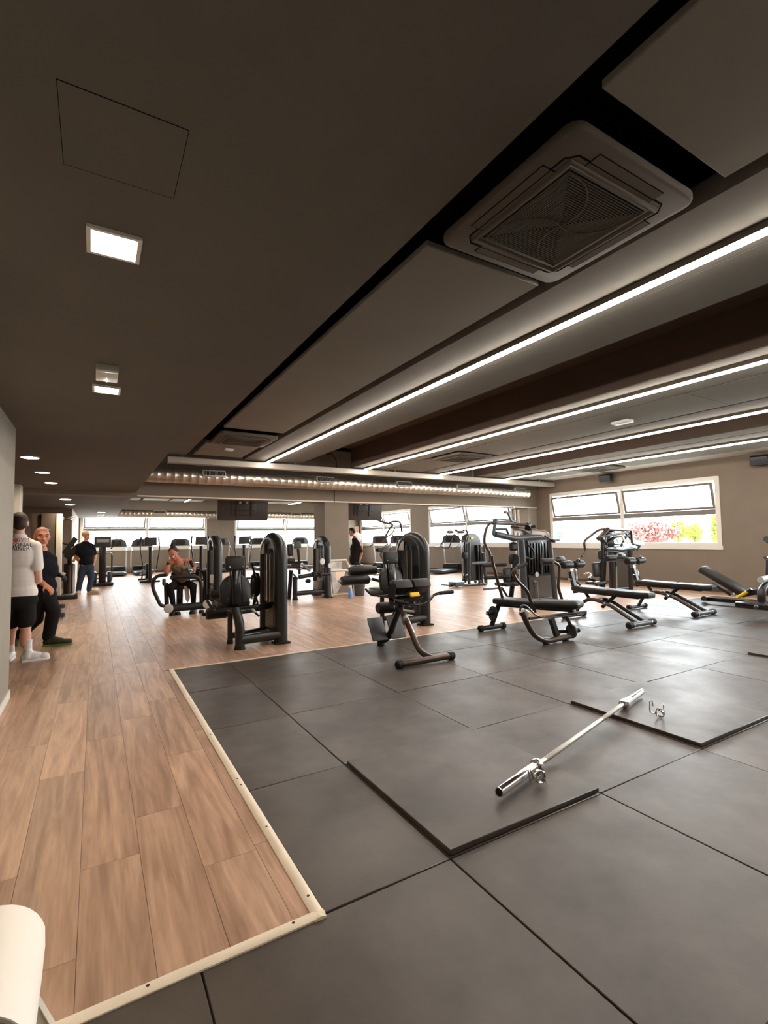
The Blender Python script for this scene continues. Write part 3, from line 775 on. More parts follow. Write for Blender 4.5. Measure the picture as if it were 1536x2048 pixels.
def leg_machine(x, y, label, upper, lower, foot_pad):
    t = thing('leg_curl_machine', (x, y, 0), label, 'gym machine', 'selectorised leg machines in the front row')
    tx = x + .575
    tower(t, tx, y + .08, y + .73, 1.46, .088, .084)
    MB().tube([(x + .02, y, .03), (x + .02, y, .30), (x + .0, y + .02, .40), (x - .02, y + .06, .50)], .057, 14, fillet=.06).build('front_leg', 'black_frame', t); foot_cap(t, (x + .02, y, 0), .06)
    MB().tube([(x + .0, y + .42, .03), (x + .0, y + .42, .46)], .034, 12).build('rear_leg', 'black_frame', t); foot_cap(t, (x, y + .42, 0), .036)
    MB().tube([(x + .02, y + .0, .115), (tx, y + .06, .115)], .060, 14).build('base_tube', 'black_frame', t)
    MB().tube([(x + .0, y + .42, .10), (tx, y + .62, .10)], .04, 12).build('base_tube', 'black_frame', t)
    MB().tube([(x - .02, y + .1, .46), (x + .2, y + .2, .45), (tx - .05, y + .35, .47)], .045, 12, fillet=.1).build('tower_arm', 'black_frame', t)
    MB().rbox((x - .02, y + .35, .485), (.12, .6, .07), None, .02).build('seat_rail', 'black_gloss', t)
    o = [(-.2, .08), (.2, .08), (.19, .4), (.14, .52), (-.14, .52), (-.19, .4)]
    MB().plate([(x - .02 + a, y + .04 + b, .55) for a, b in o], (0, 0, 1), .075, .025).build('seat', 'black_vinyl', t)
    backrest(t, x - .0, y + .1, .55, 1.15, .39)
    MB().tube([(x - .26, y + .1, .505), (x + .27, y + .08, .505)], .018, 10).build('handle_bar', 'black_gloss', t)
    MB().tube([(x - .2, y + .12, .505), (x - .26, y + .3, .50), (x - .29, y + .42, .58)], .018, 10, fillet=.05).build('side_handle', 'black_rubber', t)
    MB().tube([(x + .2, y + .12, .60), (x + .23, y + .14, .66), (x + .27, y + .16, .60), (x + .30, y + .18, .52), (x + .24, y + .12, .505)], .014, 8, fillet=.03).build('side_handle', 'black_gloss', t)
    MB().tube([(x + .2, y + .1, .47), (x + .27, y + .03, .38)], .014, 8).build('seat_lever', 'black_rubber', t)
    MB().cyl((x + .2, y + .1, .47), (x + .235, y + .065, .425), .019, 8).build('lever_collar', 'silver_plastic', t)
    MB().tube([(x + .08, y + .2, .43), (x + .16, y + .3, .14)], .009, 8).build('gas_spring', 'chrome', t)
    # cam cover with its long lever by the tower
    o = [(-.07, -.16), (.02, -.18), (.07, -.12), (.075, .04), (.05, .15), (-.02, .17), (-.07, .12), (-.085, 0)]
    MB().plate([(x + .355 + a * .9, y + .48, .75 + b) for a, b in o], (-.25, -1, 0), .11, .03).build('cam_cover', 'shroud', t)
    MB().tube([(x + .34, y + .42, .82), (x + .27, y + .36, 1.04)], .013, 8).build('lever', 'black_rubber', t)
    MB().tube([(x + .36, y + .48, .62), (x + .28, y + .3, .50)], .022, 8).build('lever_arm', 'black_gloss', t)
    # rollers ahead of the seat
    for nm, (xa, xb, yy, zz, r) in (('thigh_roller', upper), ('shin_roller', lower)):
        MB().roller((x + xa, y + yy, zz), (x + xb, y + yy, zz), r).build(nm, 'black_vinyl', t)
        MB().cyl((x + xa - .03, y + yy, zz), (x + xb + .09, y + yy, zz), .018, 10).build('roller_axle', 'chrome', t)
        MB().ball((x + xa - .03, y + yy, zz), .028, 10, 6).build('axle_cap', 'silver_plastic' if foot_pad else 'black_rubber', t)
        MB().tube([(x + xb + .08, y + yy, zz), (x + xb + .1, y + yy - .25, zz - .02), (x + .08, y + .45, .48)], .026, 10, fillet=.1).build('roller_arm', 'black_frame', t)
    return t
leg_machine(1.55, 6.21, 'black seated leg machine with tall tower, nearest the plank walkway', (-.20, .10, .72, .62, .06), (-.22, .06, .86, .345, .075), False)
leg_machine(3.88, 6.22, 'black seated leg machine with two stacked rollers behind the back extension bench', (-.34, .16, .88, .83, .075), (-.52, -.03, .80, .69, .075), True)

# ---- back extension bench
t = thing('back_extension_bench', (3.16, 4.85, 0), 'black back extension bench with yellow label and two hip pads', 'gym bench')
a, b = at(812, 1333, z=.045), at(908, 1313, z=.045); a.y = b.y = 4.36; a.z = b.z = .042
TB = MB().tube([a, b], .034, 14).build('floor_bar', 'bronze', t)
for p, s in ((a, -1), (b, 1)):
    MB().lathe(p + V((-.03 * s, 0, 0)), (s, 0, 0), [(0, .036), (.005, .043), (.06, .043), (.075, .03)], 16).build('bar_cap', 'black_rubber', t)
X0 = 3.16
TR(t, 'upright', 'bronze', .033, [V((X0 + .0, 4.37, .05)), V((X0 - .03, 4.55, .09)), V((X0 - .05, 4.64, .25)), V((X0 - .06, 4.80, .46)), V((X0 - .07, 4.86, .54))], .12, 12)
MB().tube([(X0 - .045, 4.66, .27), (X0 - .06, 4.79, .445)], .0345, 12).build('caution_sleeve', 'satin_steel', t)
TR(t, 'main_beam', 'black_frame', .037, [V((X0 - .07, 4.82, .62)), V((X0 - .03, 5.05, .38)), V((X0 + .0, 5.22, .18)), V((X0 + .0, 5.33, .08)), V((X0 - .02, 5.46, .05))], .12, 12)
foot_cap(t, (X0 - .02, 5.42, 0), .04)
for s in (-1, 1):
    c = V((X0 - .0 + s * .135, 5.30, .235)); R = rx(.95) @ Matrix.Identity(3); R = Matrix.Rotation(-.52, 3, 'X')
    MB().rbox(c, (.215, .022, .30), R, .012, 2).build('foot_plate', 'smoked' if False else 'steel_grey', t)
MB().tube([(X0, 5.24, .12), (X0 - .02, 5.06, .50)], .022, 10).build('roller_post', 'black_gloss', t)
for i in range(4):
    p = V((X0 - .006 * i, 5.205 - .035 * i, .17 + .07 * i)); MB().cyl(p + V((0, -.018, 0)), p + V((0, -.026, 0)), .010, 8).build('adjuster_hole', 'chrome', t)
for s in (-1, 1):
    MB().roller((X0 - .02 + s * .04, 5.05, .53), (X0 - .02 + s * .25, 5.05, .53), .068).build('ankle_roller', 'black_vinyl', t)
    MB().cyl((X0 - .02 + s * .25, 5.05, .53), (X0 - .02 + s * .257, 5.05, .53), .05, 16).build('roller_cap', 'steel_grey', t)
MB().ball((X0 + .03, 5.0, .575), .035).build('adjuster_knob', 'black_rubber', t)
# hip pads: thick D-shaped cushions on a tilted carrier
for s, xa in ((-1, 2.94), (1, 3.20)):
    R = rx(.35); c = V((0, 4.80, .78)); o = []
    for i in range(15):
        a_ = -1.0 + 4.05 * i / 14; o.append((math.cos(a_) * .10 , math.sin(a_) * .095))
    mb = MB(); mb.plate([V((xa + .115, c.y + u * .9, c.z + v)) for u, v in o], (1, 0, 0), .23, .014)
    mb.build('hip_pad', 'black_vinyl', t)
    MB().plate([V((xa - .004 if s < 0 else xa + .0, 4.80 + u, .70 + v)) for u, v in ((-.08, .10), (.05, .14), (.09, .05), (.05, -.10), (.0, -.14), (-.05, -.10))], (1, 0, 0), .012).build('pad_bracket', 'black_frame', t)
MB().rbox((X0 - .03, 4.80, .655), (.40, .13, .05), rx(.2), .015).build('pad_carrier', 'black_gloss', t)
MB().rbox((X0 + .03, 4.715, .70), (.13, .03, .055), rx(-.5), .012, 3).build('label_plate', 'yellow', t)
TR(t, 'handle_bar', 'black_gloss', .016, [V((2.86, 4.62, .66)), V((3.0, 4.58, .62)), V((3.14, 4.56, .60)), V((3.30, 4.58, .63)), V((3.38, 4.6, .70)), V((3.52, 4.6, .71))], .07, 10)
MB().cyl((2.86, 4.625, .662), (2.96, 4.595, .636), .024, 12).build('grip', 'black_rubber', t)
MB().cyl((3.46, 4.6, .708), (3.66, 4.6, .712), .022, 12).build('grip', 'black_rubber', t)
for p in ((3.05, 4.74, .60), (3.14, 4.74, .58)): MB().ball(p, .022, 10, 6).build('bolt_cap', 'chrome', t)
MB().cyl((3.08, 4.8, .52), (3.2, 4.74, .5), .014, 10).build('pull_pin', 'silver_plastic', t)

# ---- plate-loaded bench with two long handles
t = thing('plate_loaded_bench', (5.1, 4.9, 0), 'flat black bench with bowed tube frame, tall curved handles and weight pegs', 'gym bench')
MB().tube([(4.80, 5.40, .045), (5.22, 5.40, .045)], .036, 14).build('floor_bar', 'black_frame', t)
for s, xx in ((-1, 4.80), (1, 5.22)): MB().lathe((xx - s * .03, 5.40, .045), (s, 0, 0), [(0, .038), (.006, .045), (.06, .045), (.075, .03)], 14).build('bar_cap', 'black_rubber', t)
TR(t, 'rear_leg', 'black_frame', .035, [V((5.0, 5.40, .06)), V((5.08, 5.30, .42))], 0, 12)
# bench pad in two cushions, running towards the viewer
p0, p1 = at(1000, 1216, z=.42), at(1158, 1222, z=.42)
def pad_between(parent, name, a, b, w, th, mt='black_vinyl', r=.03, roll=0):
    a, b = V(a), V(b); d = (b - a); L = d.length; d.normalize(); n = V((0, 0, 1)); s_ = d.cross(n).normalized(); n = s_.cross(d)
    R = Matrix((s_, d, n)).transposed()
    return MB().rbox((a + b) / 2, (w, L, th), R, r, 3).build(name, mt, parent)
pad_between(t, 'back_cushion', (5.10, 5.36, .43), (5.20, 4.74, .44), .30, .085)
pad_between(t, 'seat_cushion', (5.20, 4.72, .44), (5.40, 4.16, .47), .30, .11, r=.05)
MB().beam((5.10, 5.3, .37), (5.36, 4.25, .39), .07, .05).build('bench_rail', 'black_frame', t)
TR(t, 'bow_tube', 'bronze', .034, [(1044, 1222), (1053, 1245), (1068, 1272), (1092, 1283), (1140, 1272)], .16, 12, y=4.30)
for px in ((1099, 1290), (1137, 1283)):
    p = at(px[0], px[1], z=0); MB().lathe((p.x, 4.31, 0), (0, 0, 1), [(0, .042), (.04, .042), (.05, .034), (.07, .034)], 14).build('foot', 'black_rubber', t)
MB().beam(at(1102, 1236, y=4.38), at(1115, 1275, y=4.38), .06, .07).build('front_leg', 'black_frame', t)
MB().beam(at(1116, 1263, y=4.40), at(1140, 1262, y=4.40), .05, .045).build('peg_brace', 'black_frame', t)
MB().tube([at(1058, 1237, y=4.32), at(1172, 1223, y=4.30)], .018, 10).build('cross_bar', 'bronze', t)
MB().rbox(at(1048, 1226, y=4.35), (.11, .07, .09), ry(.5), .01).build('pivot_block', 'satin_steel', t)
TR(t, 'pivot_loop', 'black_gloss', .012, [(1040, 1222), (1042, 1211), (1052, 1211), (1072, 1231), (1088, 1236), (1150, 1230)], .05, 8, y=4.28)
TR(t, 'near_lever', 'bronze', .024, [(1131, 1230), (1142, 1252), (1152, 1260)], .03, 10, y=4.30)
def weight_peg(t, c, d, r, L, mt='steel_grey'):
    c = V(c); d = V(d).normalized()
    MB().lathe(c - d * .012, d, [(0, r * .6), (0, r), (.006, r * 1.02), (.018, r * 1.02), (.024, r), (.024, r * .5)], 28).build('plate_disc', mt, t)
    MB().lathe(c, d, [(0, .026), (L - .02, .026), (L - .02, .03), (L, .03)], 14).build('plate_peg', 'black_rubber', t)
    MB().cyl(c + d * L, c + d * (L + .003), .018, 12).build('peg_end', 'silver_plastic', t)
weight_peg(t, at(1143, 1262, y=4.32), (1, -.15, 0), .092, .12)
weight_peg(t, at(986, 1227, y=5.30), (-1, .2, 0.1), .105, .10, 'black_rubber')
TR(t, 'handle_arm', 'bronze', .022, [(984, 1112), (985, 1124), (1000, 1180), (1005, 1195), (1005, 1212)], .08, 10, y=5.25)
TR(t, 'handle_arm', 'bronze', .022, [(1052, 1128), (1033, 1136), (1025, 1144), (1031, 1158), (1055, 1182), (1063, 1208), (1070, 1224)], .06, 10, y=4.62)
MB().cyl(at(1053, 1127.5, y=4.62), at(1034, 1135.5, y=4.62), .027, 12).build('grip', 'black_rubber', t)
TR(t, 'handle_arm', 'bronze', .022, [(1108, 1124), (1119, 1130), (1116, 1175), (1127, 1208)], .06, 10, y=5.0)
MB().beam(at(1127, 1205, y=5.0), (5.35, 4.9, .40), .04, .04).build('arm_bracket', 'black_frame', t)
TR(t, 'stay_loop', 'black_frame', .012, [(1128, 1200), (1136, 1199), (1150, 1214)], .04, 8, y=4.9)

# ---- two decline benches with ankle rollers
def decline_bench(x, label):
    t = thing('decline_bench', (x, 4.9, 0), label, 'gym bench', 'adjustable decline benches with rollers')
    MB().tube([(x - .31, 4.34, .05), (x + .31, 4.34, .05)], .036, 14).build('floor_bar', 'steel_grey', t)
    for s in (-1, 1): MB().lathe((x + s * .22, 4.34, .05), (s, 0, 0), [(0, .037), (.01, .047), (.1, .047), (.115, .03)], 16).build('bar_cap', 'black_rubber', t); MB().lathe((x + s * .215, 4.34, .05), (s, 0, 0), [(0, .036), (.002, .044), (.028, .044), (.03, .036)], 16).build('bar_collar', 'chrome', t)
    MB().tube([(x - .32, 5.45, .045), (x + .14, 5.45, .045)], .034, 14).build('floor_bar', 'steel_grey', t)
    for s, xx in ((-1, x - .30), (1, x + .12)): MB().lathe((xx, 5.45, .045), (s, 0, 0), [(0, .036), (.008, .043), (.06, .043), (.07, .03)], 14).build('bar_cap', 'black_rubber', t)
    # looped frame tubes from rear foot over the hump to the front bar
    MB().tube([(x - .09, 5.42, .06), (x - .09, 5.32, .24), (x - .09, 5.15, .34), (x - .09, 5.0, .33), (x - .10, 4.75, .27), (x - .10, 4.37, .07)], .028, 12, fillet=.1).build('frame_tube', 'bronze', t)
    MB().tube([(x - .10, 4.95, .325), (x - .02, 5.0, .345), (x + .07, 4.96, .335), (x + .08, 4.85, .31), (x + .10, 4.37, .07)], .028, 12, fillet=.06).build('frame_tube', 'black_frame', t)
    MB().ball((x - .105, 4.86, .29), .03).build('pivot_bolt', 'chrome', t)
    MB().tube([(x, 4.72, .44), (x, 4.88, .31), (x, 4.98, .22)], .028, 10).build('seat_strut', 'black_frame', t)
    MB().tube([(x, 5.28, .42), (x, 5.22, .34)], .026, 10).build('seat_strut', 'black_frame', t)
    o1 = [(-.14, 5.44), (.14, 5.44), (.15, 4.82), (-.15, 4.82)]; 
    pad_between(t, 'seat_cushion', (x, 5.46, .485), (x, 4.81, .475), .29, .085, r=.03)
    o = [(-.145, 4.80), (.145, 4.80), (.145, 4.30), (.08, 4.16), (-.08, 4.16), (-.145, 4.30)]
    MB().plate([(x + a, b, .475) for a, b in o], (0, 0, 1), .085, .028).build('back_cushion', 'black_vinyl', t)
    MB().beam((x, 5.5, .43), (x, 4.35, .42), .08, .03).build('bench_rail', 'black_frame', t)
    MB().beam((x - .02, 5.45, .40), (x - .02, 5.55, .78), .075, .06, V((0, 1, 0))).build('roller_post', 'black_frame', t)
    MB().beam((x - .02, 5.54, .745), (x - .02, 5.565, .825), .08, .065, V((0, 1, 0))).build('post_sleeve', 'satin_steel', t)
    for s in (-1, 1):
        MB().roller((x - .02 + s * .03, 5.50, .875), (x - .02 + s * .26, 5.50, .875), .066).build('ankle_roller', 'black_vinyl', t)
        MB().cyl((x - .02 + s * .26, 5.50, .875), (x - .02 + s * .266, 5.50, .875), .035, 14).build('roller_cap', 'black_rubber', t)
    MB().roller((x - .36, 5.86, .92), (x - .14, 5.82, .92), .06).build('knee_roller', 'black_vinyl', t)
    MB().roller((x + .0, 5.82, .95), (x + .18, 5.86, .95), .05).build('knee_roller', 'black_vinyl', t)
    MB().tube([(x - .18, 5.84, .92), (x - .04, 5.76, .94), (x + .06, 5.6, .9)], .03, 10, fillet=.08).build('roller_arm', 'black_gloss', t)
    MB().tube([(x + .02, 5.5, .82), (x + .05, 5.46, .95), (x + .1, 5.46, .97), (x + .14, 5.47, .86), (x + .09, 5.5, .80)], .013, 8, fillet=.03).build('handle_loop', 'black_gloss', t)
    MB().tube([(x + .02, 5.56, .80), (x + .10, 5.55, .80), (x + .12, 5.54, .70), (x + .10, 5.52, .6)], .012, 8, fillet=.03).build('handle', 'chrome', t)
    MB().cyl((x - .02, 5.5, .62), (x - .1, 5.5, .62), .012, 8).build('pull_pin', 'chrome', t)
    MB().tube([(x + .04, 5.5, .60), (x + .06, 5.42, .52), (x + .16, 5.3, .44)], .014, 8, fillet=.05).build('stay_rod', 'black_frame', t)
    return t
decline_bench(6.97, 'black decline bench with ankle rollers, second bench from the right')
decline_bench(8.73, 'black decline bench with ankle rollers, nearest the inclined bench')

# ---- chest press with tall swinging arms (M5)
t = thing('chest_press_machine', (7.4, 6.9, 0), 'dark chest press machine with curved overhead arms behind the plate loaded bench', 'gym machine')
yF, yB = 6.6, 7.15
def TF(name, r, pts, y=yF, mt='black_frame', f=.06, **k): return TR(t, name, mt, r, pts, f, 12, y=y, **k)
TF('front_post', .062, [(1042, 1080), (1046, 1130), (1050, 1215)], mt='steel_grey'); foot_cap(t, at(1050, 1215, y=yF), .066)  # steel_grey on the posts: window light painted into a black frame's colour
TF('side_post', .05, [(1098, 1080), (1105, 1140), (1112, 1212)], y=6.55, mt='steel_grey'); foot_cap(t, at(1112, 1212, y=6.55), .054)
TF('base_tube', .055, [(1056, 1204), (1112, 1198)], y=6.6, mt='steel_grey')
TF('base_tube', .04, [(1018, 1206), (1052, 1203)], y=7.2, mt='black_gloss')
TF('head_beam', .058, [(990, 1068), (1030, 1077), (1070, 1074), (1098, 1074)], y=6.75, f=.1, mt='steel_grey')
TF('head_bracket', .03, [(987, 1070), (990, 1046), (992, 1040)], y=6.75, mt='steel_grey')
TF('head_strut', .022, [(990, 1058), (1013, 1058), (1018, 1072)], y=6.75, f=.03)
MB().rbox(at(991, 1043, y=6.75), (.08, .08, .12), ry(.2), .015).build('pivot_cap', 'steel_grey', t)
TF('swing_arm', .026, [(1055, 1049), (990, 1047), (978, 1047), (971, 1060), (968, 1083), (972, 1093), (981, 1108), (979, 1124)], y=6.78, mt='bronze', f=.1)
TF('swing_arm', .02, [(1056, 1056), (1020, 1053), (1060, 1066)], y=6.95, mt='bronze', f=.05)
MB().rbox(at(1056, 1053, y=6.78), (.10, .08, .16), ry(.1), .015).build('arm_clamp', 'black_gloss', t)
MB().cyl(at(1064, 1054, y=6.72), at(1068, 1053, y=6.6), .03, 12).build('clamp_knob', 'black_rubber', t)
TF('inner_arm', .02, [(1053, 1080), (1056, 1090), (1068, 1102), (1068, 1115), (1062, 1119), (1050, 1114)], y=6.8, f=.05)
# weight stack housing with arched top
xs = at(1052, 1210, y=6.95).x; xe = at(1104, 1205, y=6.95).x
o = [(xs, .08), (xe, .08), (xe, 1.28), (xe - .06, 1.42), (xe - .2, 1.49), (xs + .2, 1.49), (xs + .06, 1.42), (xs, 1.28)]
MB().plate([(a, 6.98, b) for a, b in o], (0, 1, 0), .16, .03).build('tower_body', 'shroud', t)
MB().plate([(a, 6.89, b) for a, b in ((xs + .04, .14), (xe - .04, .14), (xe - .04, .56), (xs + .04, .56))], (0, 1, 0), .01).build('stack_window', 'smoked', t)
n_ = 9
for i in range(n_):
    xx = xs + .05 + (xe - xs - .1) * i / (n_ - 1)
    MB().box((xx - .012, 6.875, .60), (xx + .012, 6.895, 1.22)).build('shroud_rib', 'black_gloss', t)
for px in (1083,): MB().tube([at(px, 1083, y=6.83), at(px + 2, 1095, y=6.83), at(px + 1, 1150, y=6.83)], .01, 8).build('cable', 'chrome', t)
MB().lathe(at(1073, 1149, y=6.85), (0, -1, 0), [(0, .04), (0, .05), (.008, .052), (.016, .05), (.016, .02)], 22).build('pulley', 'satin_steel', t)
MB().cyl(at(1074, 1162, y=6.84), at(1077, 1195, y=6.84), .012, 8).build('guide_rod', 'satin_steel', t)
MB().ball(at(1070, 1163, y=6.82), .022, 10, 6).build('knob', 'silver_plastic', t)
# top linkage with bronze cover plates
for i, pts in enumerate(([(1062, 1058), (1090, 1062), (1103, 1076), (1098, 1080), (1082, 1068), (1062, 1068)], [(1022, 1055), (1062, 1066), (1058, 1070), (1030, 1063)])):
    MB().plate([at(a, b, y=6.7 + .1 * i) for a, b in pts], (0, .5, 1), .03, .008).build('linkage_cover', 'bronze', t)
TF('pull_handle', .02, [(1090, 1072), (1105, 1081), (1118, 1080)], y=6.5, mt='black_gloss', f=.02)
MB().rbox(at(1106, 1082, y=6.5), (.09, .07, .05), ry(.3), .012).build('handle_clamp', 'black_rubber', t)
# seat column with back pads seen from behind
TF('seat_post', .05, [(1020, 1208), (1026, 1160), (1030, 1110)], y=7.0, mt='black_gloss')
for (a, b, w, h, nm) in ((1027, 1093, .2, .17, 'headrest'), (1027, 1118, .24, .2, 'back_pad'), (1020, 1150, .36, .30, 'back_pad')):
    MB().rbox(at(a, b, y=7.05), (w, .09, h), rx(-.1), .04, 3).build(nm, 'black_vinyl', t)
for (x1_, y1_, x2_, y2_) in ((965, 1131, 1012, 1129), (969, 1156, 1020, 1153)):
    MB().roller(at(x1_, y1_, y=6.9), at(x2_, y2_, y=6.9), .034).build('foam_grip', 'black_rubber', t)
TF('foot_lever', .018, [(967, 1179), (1000, 1176)], y=6.9, mt='black_gloss')
TF('seat_brace', .022, [(1003, 1175), (1014, 1192), (1022, 1205)], y=7.0, mt='black_gloss')
MB().rbox(at(1014, 1168, y=6.9), (.36, .34, .07), None, .03, 3).build('seat', 'black_vinyl', t)

# ---- dual press by the window (M7)
t = thing('shoulder_press_machine', (10.2, 7.4, 0), 'dark press machine with cluttered top linkage in front of the wide window', 'gym machine')
yF = 7.2
def TF(name, r, pts, y=yF, mt='black_frame', f=.06, **k): return TR(t, name, mt, r, pts, f, 12, y=y, **k)
TF('front_post', .06, [(1223, 1108), (1228, 1185)], y=7.1); foot_cap(t, at(1228, 1186, y=7.1).xy.to_3d(), .066)
TF('side_post', .05, [(1259, 1100), (1262, 1180)], y=7.1)
xs = at(1224, 1170, y=7.5).x; xe = at(1262, 1170, y=7.5).x
o = [(xs, .06), (xe, .06), (xe, 1.05), (xe - .07, 1.16), (xs + .07, 1.16), (xs, 1.05)]
MB().plate([(a, 7.5, b) for a, b in o], (0, 1, 0), .18, .03).build('tower_body', 'shroud', t)
MB().plate([(a, 7.40, b) for a, b in ((xs + .05, .10), (xe - .05, .10), (xe - .05, .72), (xs + .05, .72))], (0, 1, 0), .01).build('stack_window', 'smoked', t)
MB().cyl(at(1233, 1133, y=7.3), at(1234, 1176, y=7.3), .012, 8).build('guide_rod', 'satin_steel', t)
TF('spine', .075, [(1204, 1176), (1206, 1130), (1208, 1075)], y=7.3, mt='black_gloss')
TF('swing_arm', .028, [(1163, 1113), (1171, 1105), (1168, 1085), (1173, 1078), (1196, 1060), (1210, 1058)], y=7.25, mt='bronze', f=.12)
TF('head_beam', .05, [(1196, 1078), (1210, 1064), (1216, 1058)], y=7.2, mt='bronze', f=.03)
TF('head_beam', .03, [(1216, 1059), (1262, 1061), (1264, 1086)], y=7.2, mt='bronze', f=.05)
TF('cross_link', .024, [(1200, 1074), (1240, 1068), (1258, 1064)], y=7.15, mt='steel_grey', f=.03)
TF('cross_link', .022, [(1208, 1080), (1216, 1098), (1258, 1093)], y=7.25, mt='black_gloss', f=.03)
TF('cross_link', .03, [(1212, 1098), (1244, 1100), (1270, 1096)], y=7.2, mt='black_frame', f=.05)
for (a, b) in ((1234, 1082), (1246, 1091), (1246, 1077), (1254, 1083)):
    MB().lathe(at(a, b, y=7.1), (.4, -1, .3), [(0, .03), (0, .055), (.01, .058), (.022, .055), (.022, .02)], 18).build('pulley', 'silver_plastic', t)
for pts in ([(1262, 1080), (1286, 1084), (1288, 1088), (1264, 1086)], [(1212, 1098), (1270, 1090), (1274, 1096), (1268, 1100), (1220, 1104)]):
    MB().plate([at(a, b, y=7.2) for a, b in pts], (0, .4, 1), .05, .012).build('linkage_cover', 'black_gloss', t)
TF('pull_handle', .022, [(1266, 1088), (1280, 1092), (1274, 1100)], y=7.1, mt='black_rubber', f=.03)
for (a, b, w, h) in ((1204, 1110, .26, .22), (1196, 1139, .36, .34)):
    MB().rbox(at(a, b, y=7.35), (w, .1, h), rx(-.1), .05, 3).build('back_pad', 'black_vinyl', t)
TF('seat_arm', .032, [(1176, 1156), (1188, 1160), (1196, 1178)], y=7.35, mt='black_gloss', f=.05)
TF('pull_handle', .016, [(1168, 1148), (1178, 1146), (1184, 1150), (1176, 1156)], y=7.2, mt='chrome', f=.03)
MB().cyl(at(1137, 1159, y=7.3), at(1146, 1158, y=7.3), .02, 10).build('peg', 'chrome', t)
MB().rbox(at(1192, 1166, y=7.3), (.36, .34, .07), None, .03, 3).build('seat', 'black_vinyl', t)
TF('base_tube', .05, [(1206, 1182), (1262, 1178)], y=7.2)

MB().rbox(at(1228, 1096, y=7.35), (.62, .2, .12), ry(-.05), .04, 3).build('linkage_block', 'black_gloss', t)
MB().plate([at(a, b, y=7.3) for a, b in ((1200, 1070), (1216, 1058), (1226, 1062), (1224, 1098), (1208, 1098))], (0, 1, 0), .12, .02).build('head_casting', 'black_gloss', t)
for pts in ([(1214, 1070), (1250, 1066), (1262, 1078)], [(1212, 1088), (1232, 1074), (1256, 1072)], [(1240, 1096), (1248, 1080), (1262, 1064)]):
    TF('link_rod', .026, pts, y=7.22, mt='black_frame', f=.03)

# ---- cable station with yellow badge (M6)
t = thing('cable_station', (9.4, 11.15, 0), 'cable station with yellow badge standing by the back window', 'gym machine')
yF = 10.2
def TF(name, r, pts, y=10.9, mt='black_frame', f=.06, **k): return TR(t, name, mt, r, pts, f, 12, y=y, **k)
p0 = at(893, 1172, z=0); YM = 10.9
xs = at(934, 1170, y=YM).x; xe = at(964, 1170, y=YM).x; zt = at(950, 1067, y=YM).z
o = [(xs, .1), (xe, .1), (xe, zt - .2), (xe - .08, zt - .06), (xe - .2, zt), (xs + .16, zt), (xs + .04, zt - .05), (xs, zt - .16)]
MB().plate([(a, YM + .12, b) for a, b in o], (0, 1, 0), .22, .04).build('tower_body', 'shroud', t)
MB().rbox(at(944, 1076, y=YM - .01), (.11, .02, .06), None, .012).build('badge', 'yellow', t)
MB().box(tuple(V((xs + .05, YM - .02, .25))), tuple(V((xs + .15, YM + .005, zt - .3)))).build('stack_slot', 'plenum_black', t)
for k, (a, mt_) in enumerate(((955, 'shroud'), (961, 'steel_grey'), (969, 'steel_grey'))):
    TF('side_rib', .035, [(a - 1, 1090), (a + 2, 1130), (a + 4, 1170)], y=YM - .03, mt=mt_)
TF('front_column', .045, [(938, 1085), (938, 1168)], y=10.6, mt='steel_grey')
TF('cross_arm', .045, [(942, 1127), (972, 1125)], y=10.6, mt='steel_grey')
TF('carriage_rail', .03, [(929, 1082), (931, 1165)], y=10.5, mt='black_gloss')
TF('carriage_rod', .016, [(926, 1085), (926, 1158)], y=10.5, mt='chrome')
MB().rbox(at(929, 1111, y=10.45), (.14, .12, .18), None, .03).build('carriage', 'black_rubber', t)
MB().rbox(at(931, 1155, y=10.45), (.12, .1, .2), None, .02).build('rail_foot', 'black_gloss', t)
TF('grip_bar', .022, [(909, 1063), (912, 1059), (916, 1064), (917, 1076), (923, 1083), (934, 1083), (937, 1072), (934, 1061), (926, 1060)], y=10.4, f=.05, mt='black_gloss')
TF('grip_loop', .016, [(894, 1068), (888, 1080), (881, 1090), (886, 1096), (898, 1096), (903, 1082), (907, 1068), (914, 1072)], y=10.4, f=.05, mt='black_gloss')
for a in (901, 923): MB().roller(at(a - 6, 1064, y=10.4), at(a + 5, 1064, y=10.4), .045).build('foam_grip', 'smoked', t)
MB().rbox(at(913, 1168, y=10.55), (.3, .34, .12), None, .02).build('base_block', 'steel_grey', t)
TF('base_bar', .016, [(883, 1169), (898, 1171)], y=10.5, mt='steel_grey')
TF('base_bar', .03, [(898, 1172), (972, 1168)], y=10.55, mt='black_gloss')
for a in (951, 960): MB().ball(at(a, 1163, y=10.5), .045).build('wheel', 'steel_grey', t)
TF('rear_column', .05, [(967, 1105), (972, 1168)], y=10.8, mt='steel_grey')

t = thing('hook_rack', (12.0, 10.75, 0), 'tall grey rack post with hook arms in front of the corner column', 'rack')
for a in (1029, 1036):
    q = at(a, 1020, y=10.7); MB().tube([(q.x, 10.7, .03), (q.x, 10.7, q.z)], .03, 10).build('post', 'grey_metal', t)
TR(t, 'hook_arm', 'steel_grey', .04, [(1009, 1024), (1016, 1026), (1022, 1042), (1031, 1044)], .05, 10, y=10.65)
q = at(1026, 1015, y=10.7); MB().ball(q, .05).build('cap', 'silver_plastic', t)
q = at(1032, 1170, y=10.7); MB().rbox((q.x, 10.7, .03), (.5, .5, .06), None, .02).build('base', 'black_frame', t)

